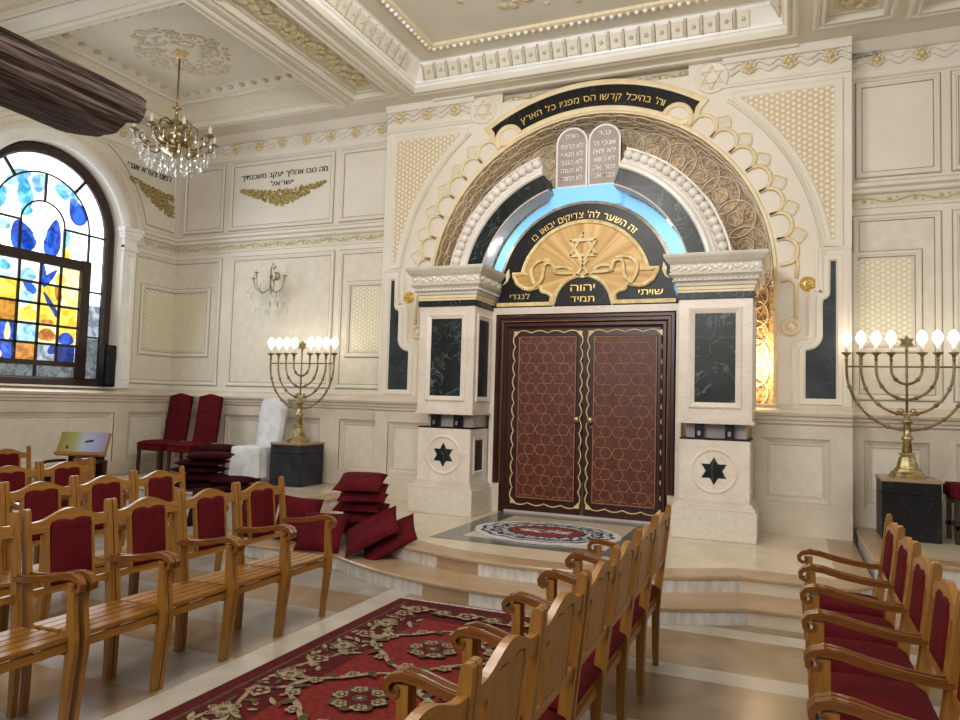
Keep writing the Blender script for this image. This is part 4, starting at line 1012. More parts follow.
# --- inscribed banner on the arch above
bn = empty('inscribed_band', (AX, YA, 5.3), 0, 'curved dark marble band with gilt Hebrew verse over the great niche', 'inscription')
def bpart(mb, nm, lab=None):
    o = attach(mb, nm, bn)
    if lab: tag(o, lab)
    return o
ce_ = (AX, NZ)
def pol(r, a): return (AX+r*cos(rad(a)), NZ+r*sin(rad(a)))
bd = arcpts(*ce_, 2.465, 57.8, 122.2, 30)+[pol(2.39, 122.0), pol(2.32, 122.6), pol(2.27, 122.4)]+arcpts(*ce_, 2.20, 120, 60, 30)+[pol(2.27, 57.6), pol(2.32, 57.4), pol(2.39, 58.0)]
mb = MB().mat('black'); mb.prism(bd, A, -.05, .024); bpart(mb, 'marble_band', 'dark marble ground')
mb = MB().mat('trimgold'); mb.pframe(bd, A, [(-.07, -.05), (-.07, .02), (-.06, .035), (-.02, .04), (0, .034), (.004, .022)])
for a in (118.8, 61.2):
    c = (AX+2.185*cos(rad(a)), NZ+2.185*sin(rad(a)))
    a0 = 62-40 if a < 90 else 118-130; rot = a-90
    mb.mat('trimgold'); mb.arc(c, [(.135, .0), (.135, .05), (.15, .062), (.17, .062), (.19, .05), (.19, 0)], rot-8, rot+188, 20, A)
    mb.mat('ark'); mb.prism(arcpts(*c, .138, rot-4, rot+184, 20), A, 0, .03)
bpart(mb, 'cream_frame', 'cream moulded frame with scalloped ends')
mb = MB().mat('text_gold'); text_arc(mb, "וה' בהיכל קדשו הס מפניו כל הארץ", ce_, 2.275, .12, 89.9, 46, A, .027); bpart(mb, 'lettering', 'gilt Hebrew verse')
# ------------------------------------------------------------------ lighting fixtures and furniture
# --- menorahs: eight lights and a star on the middle stem
def menorah(loc, label, rz=0):
    m = empty('menorah', loc, rz, label, 'menorah', 'tall brass menorahs on black pedestals')
    z = 0
    mb = MB().mat('brass')
    mb.lathe([(.0, 0), (.165, 0), (.165, .025), (.15, .03), (.15, .05), (.13, .06), (.115, .085), (.10, .09)], None, 8, False)
    mb.lathe([(.10, .09), (.07, .20), (.062, .205), (.062, .22), (.075, .225), (.075, .24), (.05, .245)], None, 8, False)
    mb.build('base', m)
    mb = MB().mat('brass'); mb.lathe([(.048, .24), (.036, .36), (.05, .37), (.055, .385), (.05, .40), (.034, .41), (.032, .53), (.05, .54), (.06, .552), (.05, .565), (.03, .575), (.03, .63)], None, 10)
    for s in (1, -1): mb.ball((s*.055, 0, .655), .03, 8, 6); mb.ball((s*.02, 0, .63), .028, 8, 6)
    mb.mat('brassdk'); mb.tube([(0, 0, .62), (0, 0, 1.31)], .012, 6); mb.build('stem', m)
    hw = [.135, .27, .405, .54]; bar_z = 1.10
    for h in hw:
        mb = MB().mat('brassdk'); P = []; dep = h*1.14
        for i in range(25):
            a = pi+pi*i/24; P.append((h*cos(a), 0, bar_z-.02+dep*sin(a)))
        P = [(-h, 0, bar_z+.07)]+P+[(h, 0, bar_z+.07)]
        mb.tube(P, .013, 6)
        k = max(4, int(h/.054))
        for i in range(1, k):
            a = pi+pi*i/k; c = (h*cos(a), 0, bar_z-.02+dep*sin(a)); mb.ball(c, .023, 6, 4)
        mb.build('curved_arm', m)
    mb = MB().mat('brassdk'); mb.tube([(-.55, 0, bar_z), (.55, 0, bar_z)], .009, 6); mb.build('crossbar', m)
    mb = MB().mat('brassdk'); mb.prism(star6(0, 1.345, .075), lambda a, b, d: (a, d, b), -.012, .012); mb.ball((0, 0, 1.27), .018, 6, 4); mb.build('star', m)
    for h in hw:
        for s in (1, -1):
            mb = MB().mat('brassdk'); T = Matrix.Translation((s*h, 0, bar_z+.06))
            mb.lathe([(.012, 0), (.02, .01), (.012, .025), (.02, .055), (.048, .075), (.05, .085), (.02, .09)], T, 10); cup = mb.build('candle_cup', m)
            mb = MB().mat('candle'); mb.lathe([(.017, .085), (.017, .16)], T, 8); mb.build('candle_sleeve', cup)
            mb = MB().mat('bulb'); mb.lathe([(.014, .16), (.032, .185), (.047, .215), (.047, .245), (.034, .28), (.014, .30), (.002, .31)], T, 10); mb.build('light_bulb', cup)
    return m
menorah((-6.30, 8.42, .97), 'brass menorah with lit bulbs on the black pedestal beside the white-draped chair')
menorah((1.10, 8.36, .97), 'brass menorah with lit bulbs on the black pedestal at the right edge')
def pedestal(cx, y0, y1, hw, label, mt):
    o = empty('pedestal', (cx, (y0+y1)/2, .38), 0, label, 'pedestal', 'black pedestals under the menorahs'); h = .59
    dy = (y1-y0)/2
    mb = MB().mat(mt); mb.bbox(-hw, hw, -dy, dy, 0, .44, .004); mb.bbox(-hw, hw, -dy, dy, .444, .56, .004); mb.build('block', o)
    mb = MB().mat('tan'); mb.bbox(-hw-.01, hw+.01, -dy-.01, dy+.01, .56, h, .004); tag(mb.build('top_slab', o), 'thin beige top slab')
pedestal(-6.30, 8.14, 8.68, .25, 'charcoal block pedestal carrying the left menorah', 'slate')
pedestal(1.10, 8.10, 8.60, .25, 'black marble block pedestal carrying the right menorah', 'black')

# --- chandelier
ch = empty('chandelier', (-7.18, 6.80, 5.95), 0, 'brass chandelier with ivory candles and crystal drops hanging from the left ceiling coffer', 'chandelier')
mb = MB().mat('goldpaint'); mb.prism([(.11*cos(rad(a+20)), .11*sin(rad(a+20))) for a in (0, 90, 180, 270)], lambda a, b, d: (a, b, d), -.03, .006); mb.lathe([(.06, -.03), (.05, -.06), (.0, -.075)], None, 10); mb.build('ceiling_plate', ch)
mb = MB().mat('brassdk'); mb.tube([(0, 0, -.05), (0, 0, -.98)], .012, 6); mb.build('rod', ch)
mb = MB().mat('brass'); mb.lathe([(.01, -.70), (.06, -.725), (.02, -.745), (.02, -.86), (.05, -.88), (.03, -.91), (.05, -.95), (.16, -1.0), (.22, -1.08), (.20, -1.16), (.10, -1.22), (.16, -1.24), (.17, -1.28), (.09, -1.32), (.03, -1.36), (.0, -1.37)], None, 14); 
for k in range(8):
    a = rad(45*k); mb.tube([(cos(a)*r, sin(a)*r, z) for r, z in ((.05, -.93), (.16, -.90), (.25, -.96), (.27, -1.06), (.22, -1.17), (.10, -1.2))], .014, 5)
mb.build('body', ch)
for k in range(8):
    a = rad(45*k+12); c, s = cos(a), sin(a)
    mb = MB().mat('brassdk'); mb.tube([(c*r, s*r, z) for r, z in ((.09, -1.15), (.18, -1.24), (.28, -1.29), (.37, -1.25), (.42, -1.17), (.39, -1.12), (.36, -1.15))], .012, 5); mb.tube([(c*r, s*r, z) for r, z in ((.40, -1.21), (.46, -1.19), (.48, -1.12))], .01, 5)
    T = Matrix.Translation((c*.48, s*.48, -1.13)); mb.lathe([(.01, 0), (.055, .015), (.06, .025), (.02, .03), (.022, .05)], T, 10); am = mb.build('arm', ch)
    mb = MB().mat('candle'); mb.lathe([(.021, .04), (.021, .13), (.01, .135), (.007, .15), (.001, .165)], T, 8); tag(mb.build('candle', am), 'ivory candle')
cd = None
for ring, (r, z0, n, dz) in enumerate(((.48, -1.14, 24, .12), (.32, -1.36, 18, .13), (.16, -1.38, 10, .14), (.40, -1.27, 20, .12))):
    for k in range(n):
        a = 2*pi*k/n+ring*.2; T = Matrix.Translation((r*cos(a), r*sin(a), z0-random.random()*.05))
        if cd is None or k == 0:
            mb = MB().mat('crystal'); mb.tube([(0, 0, 0), (0, 0, -dz*.55)], .003, 4)
            for q in (.15, .3, .45): mb.ball((0, 0, -dz*q), .010, 5, 4)
            mb.lathe([(.002, -dz*.5), (.017, -dz*.75), (.014, -dz*.9), (.001, -dz)], None, 5, False)
            o = mb.build('crystal_drop', ch); cd = o
        else:
            o = cd.copy(); COL.objects.link(o); o.parent = ch
        o.location = T.translation
# --- wall sconce
sc_ = empty('wall_sconce', (-7.16, YW-.01, 3.42), 0, 'small crystal wall sconce with unlit candles on the panel above the left menorah', 'wall lamp')
mb = MB().mat('sconce_brass'); mb.lathe([(.07, 0), (.06, .02), (.02, .03)], Matrix.Rotation(pi/2, 4, 'X'), 12); mb.tube([(0, -.02, 0), (0, -.12, -.02), (.02, -.16, .10), (.07, -.16, .17), (.10, -.15, .12), (.05, -.14, .08)], .012, 5); mb.lathe([(.03, -.30), (.045, -.26), (.02, -.2), (.02, 0)], Matrix.Translation((0, -.12, 0)), 8); mb.build('backplate', sc_)
for px, py, z in ((-.30, -.16, 0), (-.13, -.30, .06), (.16, -.26, -.06), (.27, -.14, .02)):
    mb = MB().mat('sconce_brass'); mb.tube([(0, -.12, -.2), (px*.45, -.12+(py+.12)*.5, -.28), (px*.85, py, -.20), (px, py, -.06+z)], .009, 5)
    T = Matrix.Translation((px, py, -.06+z)); mb.lathe([(.008, 0), (.045, .012), (.015, .02)], T, 8); a_ = mb.build('arm', sc_)
    mb = MB().mat('candle'); mb.lathe([(.012, .015), (.012, .10), (.002, .13)], T, 8); mb.build('candle', a_)
for k in range(34):
    a = 2*pi*k/34*3; r = (.08, .2, .32)[k % 3]
    mb = MB().mat('crystal'); mb.lathe([(.002, 0), (.014, -.05), (.010, -.10), (.001, -.13)], Matrix.Translation((r*cos(a)*1.2, -.16+.5*r*sin(a), -.10-.13*(k % 4))), 5, False); mb.build('crystal_drop', sc_)

# --- old timber beam jutting in from the left
BS = .86
_rb = random.Random(8); _rk = [_rb.uniform(-1, 1) for _ in range(60)]
def bsec(y, k, j):
    pts = [(-5.84, 3.87), (-5.64, 3.80), (-5.32, 3.81), (-5.16, 3.92), (-5.10, 4.05), (-5.10, 4.135), (-5.18, 4.18), (-5.5, 4.24), (-5.78, 4.2), (-5.84, 4.05)]
    fine = []
    for (ax, az), (bx, bz) in zip(pts, pts[1:]+pts[:1]):
        for t in (0, .25, .5, .75): fine.append((ax+(bx-ax)*t, az+(bz-az)*t))
    out = []; cx, cz = -5.46*BS, 1.6+(4.02-1.6)*BS
    for i, (x, z) in enumerate(fine):
        x = x*BS; z = 1.6+(z-1.6)*BS
        w = .05*_rk[(i+int(j*.09)) % 40]*(.5+.5*sin(j*.23+i*1.3))+.02*sin(j*1.1+i*2.1)
        if i in (13, 19, 23): w -= .10*(.5+.5*sin(j*.31+i))
        out.append((cx+(x-cx)*k*(1+w), y, cz+(z-cz)*k*(1+w)))
    return out
ye = 4.36*BS
L_ = [bsec(ye+.07, .72, 50), bsec(ye+.04, .93, 50), bsec(ye-.03, .99, 50)]
L_ = [[(x, y+(.10 if 12 <= i <= 22 else (-.06 if i < 5 or i > 35 else 0)), z) for i, (x, y, z) in enumerate(l)] for l in L_]
y = ye-.16; j = 49
while y > -1.0: L_.append(bsec(y, 1.0, j)); y -= .13; j -= 1
mb = MB().mat('beamwood'); mb.loops(L_, True, True, True, False); bo = mb.build('timber_beam'); tag(bo, 'rough dark weathered timber beam jutting in overhead at the upper left', 'beam')

# --- chairs
CW = .2535
def chair(cushion):
    c = empty('armchair')
    # seat
    mb = MB().mat('oakh')
    if not cushion:
        for k in range(5):
            x0 = -.165+k*.074; z = .415+.010*k/4
            mb.bbox(x0, x0+.068, -CW+.004, CW-.004, z, z+.022, .005)
        mb.build('slatted_seat', c)
    else:
        mb.bbox(-.165, .205, -CW+.004, CW-.004, .395, .42, .004); mb.build('seat_board', c)
        mb = MB().mat('velvet'); cushion_mesh(mb, .40, .47, .12, 0); o = mb.build('seat_cushion', c); o.location = (.002, 0, .468); tag(o, 'burgundy seat cushion')
    mb = MB().mat('oakh'); mb.bbox(.175, .197, -CW+.03, CW-.03, .375, .414, .004); mb.bbox(-.18, -.16, -CW+.03, CW-.03, .36, .40, .004)
    for s in (1, -1): mb.bbox(-.16, .18, s*(CW-.03)-.009, s*(CW-.03)+.009, .36, .40, .003)
    mb.build('seat_rail', c)
    for s in (1, -1):
        y = s*(CW-.0145)
        mb = MB().mat('oak')   # front leg: sabre curve running up to the arm
        mb.bar([(.172, y, 0), (.182, y, .10), (.196, y, .25), (.208, y, .36), (.210, y, .43), (.200, y, .52), (.196, y, .60), (.200, y, .695)], .027, [.034, .040, .048, .056, .058, .048, .040, .046]); tag(mb.build('leg', c))
        mb = MB().mat('oak')   # rear leg and back post
        mb.bar([(-.178, y, 0), (-.174, y, .12), (-.174, y, .30), (-.180, y, .42), (-.194, y, .55), (-.225, y, .80), (-.241, y, .955), (-.244, y, .985), (-.244, y, .993)], .027, [.034, .040, .046, .048, .046, .040, .036, .030, .016]); mb.build('leg', c)
        mb = MB().mat('oakarm'); ya = s*(CW-.0175)
        P = [(-.205, .668), (-.15, .668), (-.06, .676), (.05, .694), (.14, .716), (.20, .722), (.238, .712), (.256, .690), (.252, .666), (.234, .655), (.216, .662), (.212, .680), (.224, .690)]
        mb.bar([(x, ya, z) for x, z in P], .033, [.022, .022, .024, .026, .028, .028, .026, .023, .022, .019, .016, .014, .012])
        mb.tube([(x, ya, z+.015) for x, z in P[:6]], .006, 5)
        mb.build('armrest', c)
    # crest rail with a central rise above and a heart-cut below
    tilt = lambda z: -.225-(z-.80)*.105
    mp = lambda a, b, d: (tilt(b)+d, a, b)
    yy = CW-.0285; top = []; n = 24
    for i in range(n+1):
        a = -yy+2*yy*i/n; t = abs(a)/yy
        top.append((a, .922+.052*(.5+.5*cos(pi*min(1, t*1.12)))))
    botm = []
    for i in range(n+1):
        a = yy-2*yy*i/n; t = abs(a)
        botm.append((a, .866 if t > .122 else .908+.014*abs(sin(pi*t/.122))**.7))
    mb = MB().mat('oakh'); 
    L_ = []
    for (ta, tb_), (ba, bb) in zip(top, botm[::-1]): L_.append([mp(ta, bb, -.013), mp(ta, bb, .013), mp(ta, tb_, .013), mp(ta, tb_, -.013)])
    mb.loops(L_, True, True, True); mb.build('crest_rail', c)
    mb = MB().mat('oakh'); z0 = .625 if cushion else .553; zb = z0+.035; mb.hexa([mp(-yy, z0, -.011), mp(yy, z0, -.011), mp(yy, z0+.036, -.011), mp(-yy, z0+.036, -.011)], [mp(-yy, z0, .011), mp(yy, z0, .011), mp(yy, z0+.036, .011), mp(-yy, z0+.036, .011)]); mb.build('lower_rail', c)
    for s in (1, -1):
        mb = MB().mat('oak'); a0, a1 = s*.122, s*.142
        mb.hexa([mp(a0, zb, -.011), mp(a1, zb, -.011), mp(a1, .912, -.011), mp(a0, .912, -.011)], [mp(a0, zb, .011), mp(a1, zb, .011), mp(a1, .912, .011), mp(a0, .912, .011)]); mb.build('back_stile', c)
    mb = MB().mat('oak'); mb.hexa([mp(-.122, zb, -.009), mp(.122, zb, -.009), mp(.122, .912, -.009), mp(-.122, .912, -.009)], [mp(-.122, zb, .001), mp(.122, zb, .001), mp(.122, .912, .001), mp(-.122, .912, .001)]); bp_ = mb.build('back_board', c)
    L_ = []
    for k, (ins_, d) in enumerate(((0, .001), (0, .012), (.010, .021), (.03, .025))):
        P = [(-.120+ins_, zb+.004+ins_), (.120-ins_, zb+.004+ins_)]
        for i in range(15):
            a = .120-.232*i/14; P.append((a*(1-ins_/.120), .910-ins_+.012*abs(sin(pi*abs(a)/.122))**.7))
        L_.append([mp(a, b, d) for a, b in P])
    mb = MB().mat('velvet'); mb.loops(L_, True, False, True, False); tag(mb.build('back_pad', bp_), 'burgundy upholstered back pad')
    return c
def cushion_mesh(mb, w, l, h, puff=.0, n=12, seed=1):
    """pillow with pinched seams: w along x, l along y, thickness h"""
    rr = random.Random(seed); top = []; bot = []
    for i in range(n+1):
        for j in range(n+1):
            u = i/n*2-1; v = j/n*2-1
            e = max(0, (1-abs(u)**4)*(1-abs(v)**4))**.5; pin = 1-.05*(1-u*u)*abs(v)**3-.05*(1-v*v)*abs(u)**3 if puff else 1
            x = u*w/2*pin; y = v*l/2*pin; z = h/2*e*(1-.08*rr.random())
            top.append((x, y, z+.002)); bot.append((x, y, -z*(.75)-.002))
    N = n+1; fs = []
    for i in range(n):
        for j in range(n): fs.append((i*N+j, (i+1)*N+j, (i+1)*N+j+1, i*N+j+1))
    mb.add(top, fs, True); mb.add(bot, [f[::-1] for f in fs], True)
    ring = [i*N for i in range(N)]+[n*N+j for j in range(1, N)]+[i*N+n for i in range(n-1, -1, -1)]+[j for j in range(n-1, 0, -1)]
    mb.add([top[i] for i in ring]+[bot[i] for i in ring], [(k, (k+1) % len(ring), len(ring)+(k+1) % len(ring), len(ring)+k) for k in range(len(ring))], True)
bare = chair(False); soft = chair(True)
PIT = .5105
used = set()
def place(proto, x, y, face, label, group):
    c = proto if proto.name not in used else copy_tree(proto)
    used.add(proto.name); c.location = (x, y, 0); c.rotation_euler = (0, 0, 0 if face > 0 else pi); tag(c, label, 'chair', group); return c
g1 = 'slatted armchairs in the front left row'
for k, (y, lb) in enumerate(((4.305, 'slatted oak armchair at the step end of the front left row'), (3.795, 'slatted oak armchair second from the steps in the front left row'), (3.285, 'slatted oak armchair third from the steps in the front left row'), (2.772, 'slatted oak armchair fourth from the steps in the front left row'), (2.235, 'slatted oak armchair cut off by the left edge, in the front left row'))):
    place(bare, -3.30, y, 1, lb, g1)
g2 = 'slatted armchairs in the second left row'
for y, lb in ((4.46, 'oak armchair at the far end of the second left row'), (3.95, 'oak armchair second from the far end of the second left row'), (3.44, 'oak armchair third from the far end of the second left row'), (2.93, 'oak armchair nearest the left edge in the second left row')):
    place(bare, -4.45, y, 1, lb, g2)
g3 = 'armchairs in the third left row'
for y, lb in ((4.53, 'oak armchair in front of the lectern in the third left row'), (4.02, 'oak armchair by the left edge in the third left row')):
    place(bare, -5.62, y, 1, lb, g3)
place(bare, -7.3, 5.13, 1, 'oak armchair half out of frame far left, below the stained-glass window', None)
g4 = 'armchairs of the middle row seen from behind'
for k, lb in enumerate(('oak armchair seen from behind, nearest the doors in the middle row', 'oak armchair seen from behind, second from the steps in the middle row', 'oak armchair seen from behind, third from the steps in the middle row', 'oak armchair seen from behind, fourth from the steps in the middle row', 'oak armchair seen from behind, fifth from the steps in the middle row', 'oak armchair seen from behind, sixth from the steps in the middle row', 'oak armchair seen from behind, nearest the viewer at the bottom edge')):
    place(soft, -.925, 4.445-PIT*k-(.03 if k > 3 else 0), -1, lb, g4)
g5 = 'armchairs in the right row facing the carpet'
for k, lb in enumerate(('burgundy-seated oak armchair nearest the right menorah in the right row', 'burgundy-seated oak armchair second from the steps in the right row', 'burgundy-seated oak armchair third from the steps in the right row', 'burgundy-seated oak armchair fourth from the steps in the right row', 'burgundy-seated oak armchair fifth from the steps in the right row', 'burgundy-seated oak armchair at the lower right corner, nearest the viewer')):
    place(soft, .325, 4.81-PIT*k, -1, lb, g5)

# --- cushions
def cushion(loc, rot, label, group, w=.43, l=.43, h=.085, seed=1, mt='cushion'):
    mb = MB().mat(mt); cushion_mesh(mb, w, l, h, 1, 12, seed); o = mb.build('cushion'); o.location = loc; o.rotation_euler = [rad(a) for a in rot]
    tag(o, label, 'cushion', group); return o
gs = 'wine-red cushions stacked on the steps'
stk = [(-4.02, 6.36, .345, 0), (-4.0, 6.36, .445, 9), (-4.05, 6.37, .545, -8), (-4.0, 6.36, .645, 6), (-4.02, 6.36, .745, -4)]
for k, (x, y, z, r) in enumerate(stk):
    cushion((x+.07, y-.026*k+.07, z-.005+.005*k), (15, 0, 22+r*.6), ['bottom wine-red cushion of the stack on the platform edge', 'second wine-red cushion from the bottom of the stack on the platform edge', 'middle wine-red cushion of the stack on the platform edge', 'wine-red cushion just under the top one of the stack on the platform edge', 'topmost wine-red cushion of the stack on the platform edge'][k], gs, .47, .47, .105, k+1)
def cushion_uv(loc, u, v, label, group, seed, mt='cushion', h=.105):
    o = cushion(loc, (0, 0, 0), label, group, Vector(u).length, Vector(v).length, h, seed, mt)
    a_ = Vector(u).normalized(); n_ = a_.cross(Vector(v)).normalized()
    if n_.z < 0: n_ = -n_
    b_ = n_.cross(a_); o.rotation_euler = Matrix(((a_.x, b_.x, n_.x), (a_.y, b_.y, n_.y), (a_.z, b_.z, n_.z))).to_euler()
cushion_uv((-3.61, 6.0, .355), (.45, .19, .265), (.36, -.34, -.09), 'large wine-red cushion leaning diagonally against the front of the cushion stack', gs, 11)
cushion_uv((-3.45, 6.06, .285), (.45, .19, .265), (.36, -.34, -.09), 'wine-red cushion leaning outermost on the right of the cushion stack', gs, 12)
cushion_uv((-4.12, 5.93, .31), (.44, .10, .0), (.04, .29, .32), 'wine-red cushion leaning low on the left of the cushion stack', gs, 13)
gd = 'dark burgundy cushions heaped behind the left rows'
heap = [(-6.98, 7.32, .435, 12), (-6.93, 7.30, .53, 28), (-7.02, 7.33, .625, 4), (-6.95, 7.30, .72, 20), (-6.80, 7.28, .815, 36), (-6.36, 7.28, .435, 20), (-6.38, 7.26, .53, 8)]
names = ['lowest dark burgundy cushion of the heap before the white-draped chair', 'second dark burgundy cushion from the bottom of the heap', 'middle dark burgundy cushion of the heap before the white-draped chair', 'dark burgundy cushion under the top one of the heap', 'topmost dark burgundy cushion, jutting out towards the white-draped chair', 'lower of two dark burgundy cushions lying flat before the charcoal pedestal', 'upper of two dark burgundy cushions lying flat before the charcoal pedestal']
for k, (x, y, z, rz) in enumerate(heap):
    cushion((x, y, z), (0, 0, rz), names[k], gd, .56 if k < 5 else .44, .50 if k < 5 else .44, .10, 20+k, 'velvet_dark')
cushion_uv((-6.3, 6.71, .285), (.42, .1, .05), (.05, .24, .42), 'dark burgundy cushion leaning against the platform edge below the heap', gd, 31, 'velvet_dark')
gp_ = 'wine-red cushions propped behind the front left row'
cushion_uv((-5.05, 6.12, .36), (.44, .06, .04), (.03, .2, .42), 'wine-red cushion propped on the low step behind the end chairs, left one', gp_, 33)
cushion_uv((-4.58, 6.16, .36), (.44, .10, -.03), (.03, .2, .42), 'wine-red cushion propped on the low step behind the end chairs, right one', gp_, 34)

# --- runner carpet
RX0, RX1, RY0, RY1, RZ = -2.86, -1.28, -1.2, 5.24, .009
rn = empty('runner_carpet', ((RX0+RX1)/2, 2, 0), 0, 'long red runner carpet with beige flower border leading to the steps', 'carpet')
mb = MB().mat('rug_dark'); mb.box(RX0, RX1, RY0, RY1, .0005, RZ)
zz = RZ
mb.mat('rug_red')
def flat(P, z): mb.add([(x, y, z) for x, y in P], [tuple(range(len(P)))])
flat([(RX0+.42, RY0+.42), (RX1-.42, RY0+.42), (RX1-.42, RY1-.42), (RX0+.42, RY1-.42)], zz+.0006)
for e in (0, 1):
    x0, x1 = (RX0+.09, RX0+.11) if e == 0 else (RX1-.11, RX1-.09)
    mb.mat('rug_olive'); flat([(x0, RY0+.1), (x1, RY0+.1), (x1, RY1-.09), (x0, RY1-.09)], zz+.0008)
rg = random.Random(4)
zc_ = [zz+.001]
def petals(cx, cy, r, n, m1, m2, rot=0):
    zc_[0] += .00002; z = zc_[0]
    mb.mat(m1); P = []
    for i in range(n*8):
        t = 2*pi*i/(n*8); rr = r*(.72+.28*abs(cos(n*t/2+rot))); P.append((cx+rr*cos(t), cy+rr*sin(t)))
    flat(P, z); mb.mat(m2); flat([(cx+r*.62*cos(t*pi/6)*(1.15 if t % 2 else .7), cy+r*.62*sin(t*pi/6)*(1.15 if t % 2 else .7)) for t in range(12)], z+.0003)
    mb.mat(m1); flat([(cx+r*.25*cos(t*pi/4), cy+r*.25*sin(t*pi/4)) for t in range(8)], z+.0005)
def vine(pts, w, m):
    zc_[0] += .00002; z = zc_[0]
    mb.mat(m)
    for i in range(len(pts)-1):
        a, b = Vector(pts[i]), Vector(pts[i+1]); t = b-a
        if t.length < 1e-6: continue
        n = Vector((-t.y, t.x)).normalized()*w/2*(.5+.5*abs(sin(i*.9)))
        flat([tuple(a-n), tuple(b-n), tuple(b+n), tuple(a+n)], z)
def leafp(cx, cy, l, w, rot, m):
    zc_[0] += .00002; z = zc_[0]
    mb.mat(m); c, s = cos(rot), sin(rot)
    flat([(cx+x*c-y*s, cy+x*s+y*c) for x, y in ((-l, 0), (-l*.3, w), (l*.4, w*.8), (l, 0), (l*.4, -w*.8), (-l*.3, -w))], z)
for side in (0, 1):
    bx = RX0+.26 if side == 0 else RX1-.26
    vine([(bx+.10*sin(i*.35)*(1 if side == 0 else -1), RY0+.2+i*.09) for i in range(int((RY1-RY0-.5)/.09))], .035, 'rug_beige')
    y = RY0+.4; k = 0
    while y < RY1-.2:
        big = k % 2 == 0
        petals(bx-.02, y, .095 if big else .07, 6 if big else 5, 'rug_olive' if big else 'rug_beige', 'rug_beige' if big else 'rug_dark')
        if big: 
            for a in range(6): petals(bx-.02+.07*cos(a*pi/3), y+.07*sin(a*pi/3), .026, 4, 'rug_beige', 'rug_dark')
        for q in range(13): leafp(bx+rg.uniform(-.12, .17)*(1 if side == 0 else -1), y+rg.uniform(-.19, .19), rg.uniform(.03, .06), .016, rg.uniform(0, 3), rg.choice(['rug_beige', 'rug_olive', 'rug_beige']))
        y += .27; k += 1
y = RY1-1.0
cxm = (RX0+RX1)/2
vine([(RX0+.3+i*.05, RY1-.26+.05*sin(i*.8)) for i in range(20)], .03, 'rug_beige')
for q in range(6): petals(RX0+.3+q*.2, RY1-.26, .085, 5, 'rug_olive' if q % 2 else 'rug_beige', 'rug_beige' if q % 2 else 'rug_dark')
while y > RY0+.5:
    vine([(cxm+.38*cos(t*2*pi/26)*(1+.12*cos(4*t*2*pi/26)), y+.34*sin(t*2*pi/26)*(1+.12*cos(4*t*2*pi/26))) for t in range(27)], .04, 'rug_beige')
    for a in range(10):
        t = 2*pi*a/10; leafp(cxm+.38*cos(t), y+.34*sin(t), .06, .025, t+.6, 'rug_olive'); 
        petals(cxm+.37*cos(t+.3), y+.33*sin(t+.3), .045, 5, 'rug_beige', 'rug_olive')
    petals(cxm, y, .17, 8, 'rug_olive', 'rug_dark')
    for a in range(6): petals(cxm+.11*cos(a*pi/3), y+.11*sin(a*pi/3), .05, 5, 'rug_beige', 'rug_olive')
    petals(cxm, y, .06, 6, 'rug_beige', 'rug_dark')
    y -= .86
mb.build('pile', rn).matrix_parent_inverse = Matrix.Translation(-rn.location)
mb = MB().mat('rug_white')
for i in range(150):
    x = RX0+.005+(RX1-RX0-.01)*i/149; a = rg.uniform(-.012, .012)
    mb.hexa([(x-.003, RY1, .001), (x+.003, RY1, .001), (x+.003, RY1, .006), (x-.003, RY1, .006)], [(x-.003+a, RY1+.05, .001), (x+.003+a, RY1+.05, .001), (x+.003+a, RY1+.05, .004), (x-.003+a, RY1+.05, .004)])
tag(mb.build('fringe', rn), 'white fringe', kind='stuff').matrix_parent_inverse = Matrix.Translation(-rn.location)

# --- round shaggy rug before the doors
rc = (-2.27, 7.22); RA, RB = .76, .60
def ell(k, jit, n=90, lob=0):
    return [(rc[0]+RA*k*cos(t*2*pi/n)*(1+rg.uniform(-jit, jit)+lob*cos(14*t*2*pi/n)), rc[1]+RB*k*sin(t*2*pi/n)*(1+rg.uniform(-jit, jit)+lob*cos(14*t*2*pi/n))) for t in range(n)]
mb = MB().mat('rug_white'); mb.prism(ell(1, .012), Fm, .273, .288)
z = .2885
for k, j, l, m in ((.90, .01, .03, 'rug_navy'), (.86, .01, .03, 'rug_grey'), (.80, .02, .04, 'rug_white'), (.77, .02, .04, 'rug_navy')):
    mb.mat(m); flat(ell(k, j, 90, l), z); z += .0006
for a in range(22):
    t = 2*pi*a/22
    for k, m in ((.66, 'rug_grey'), (.60, 'rug_white')): 
        mb.mat(m); cx, cy = rc[0]+RA*k*cos(t+(k-.6)), rc[1]+RB*k*sin(t+(k-.6)); flat([(cx+.075*cos(q*pi/5)*(1 if q % 2 else .55), cy+.06*sin(q*pi/5)*(1 if q % 2 else .55)) for q in range(10)], z+a*.00002)
z += .001
for k, j, m in ((.53, .01, 'rug_navy'), (.50, .01, 'rug_rose')):
    mb.mat(m); flat(ell(k, j), z); z += .0006
for cx, cy in ((-.15, 0), (.12, .03)):
    for q in range(16):
        mb.mat('rug_white' if q % 2 else 'rug_grey'); ox, oy = rc[0]+cx+rg.uniform(-.11, .11), rc[1]+cy+rg.uniform(-.08, .08)
        flat([(ox+.05*cos(u*pi/4)*(1 if u % 2 else .6), oy+.035*sin(u*pi/4)*(1 if u % 2 else .6)) for u in range(8)], z+q*.00003)
tag(mb.build('oval_rug'), 'oval shaggy white rug with navy ring and rose centre on the platform before the doors', 'rug')

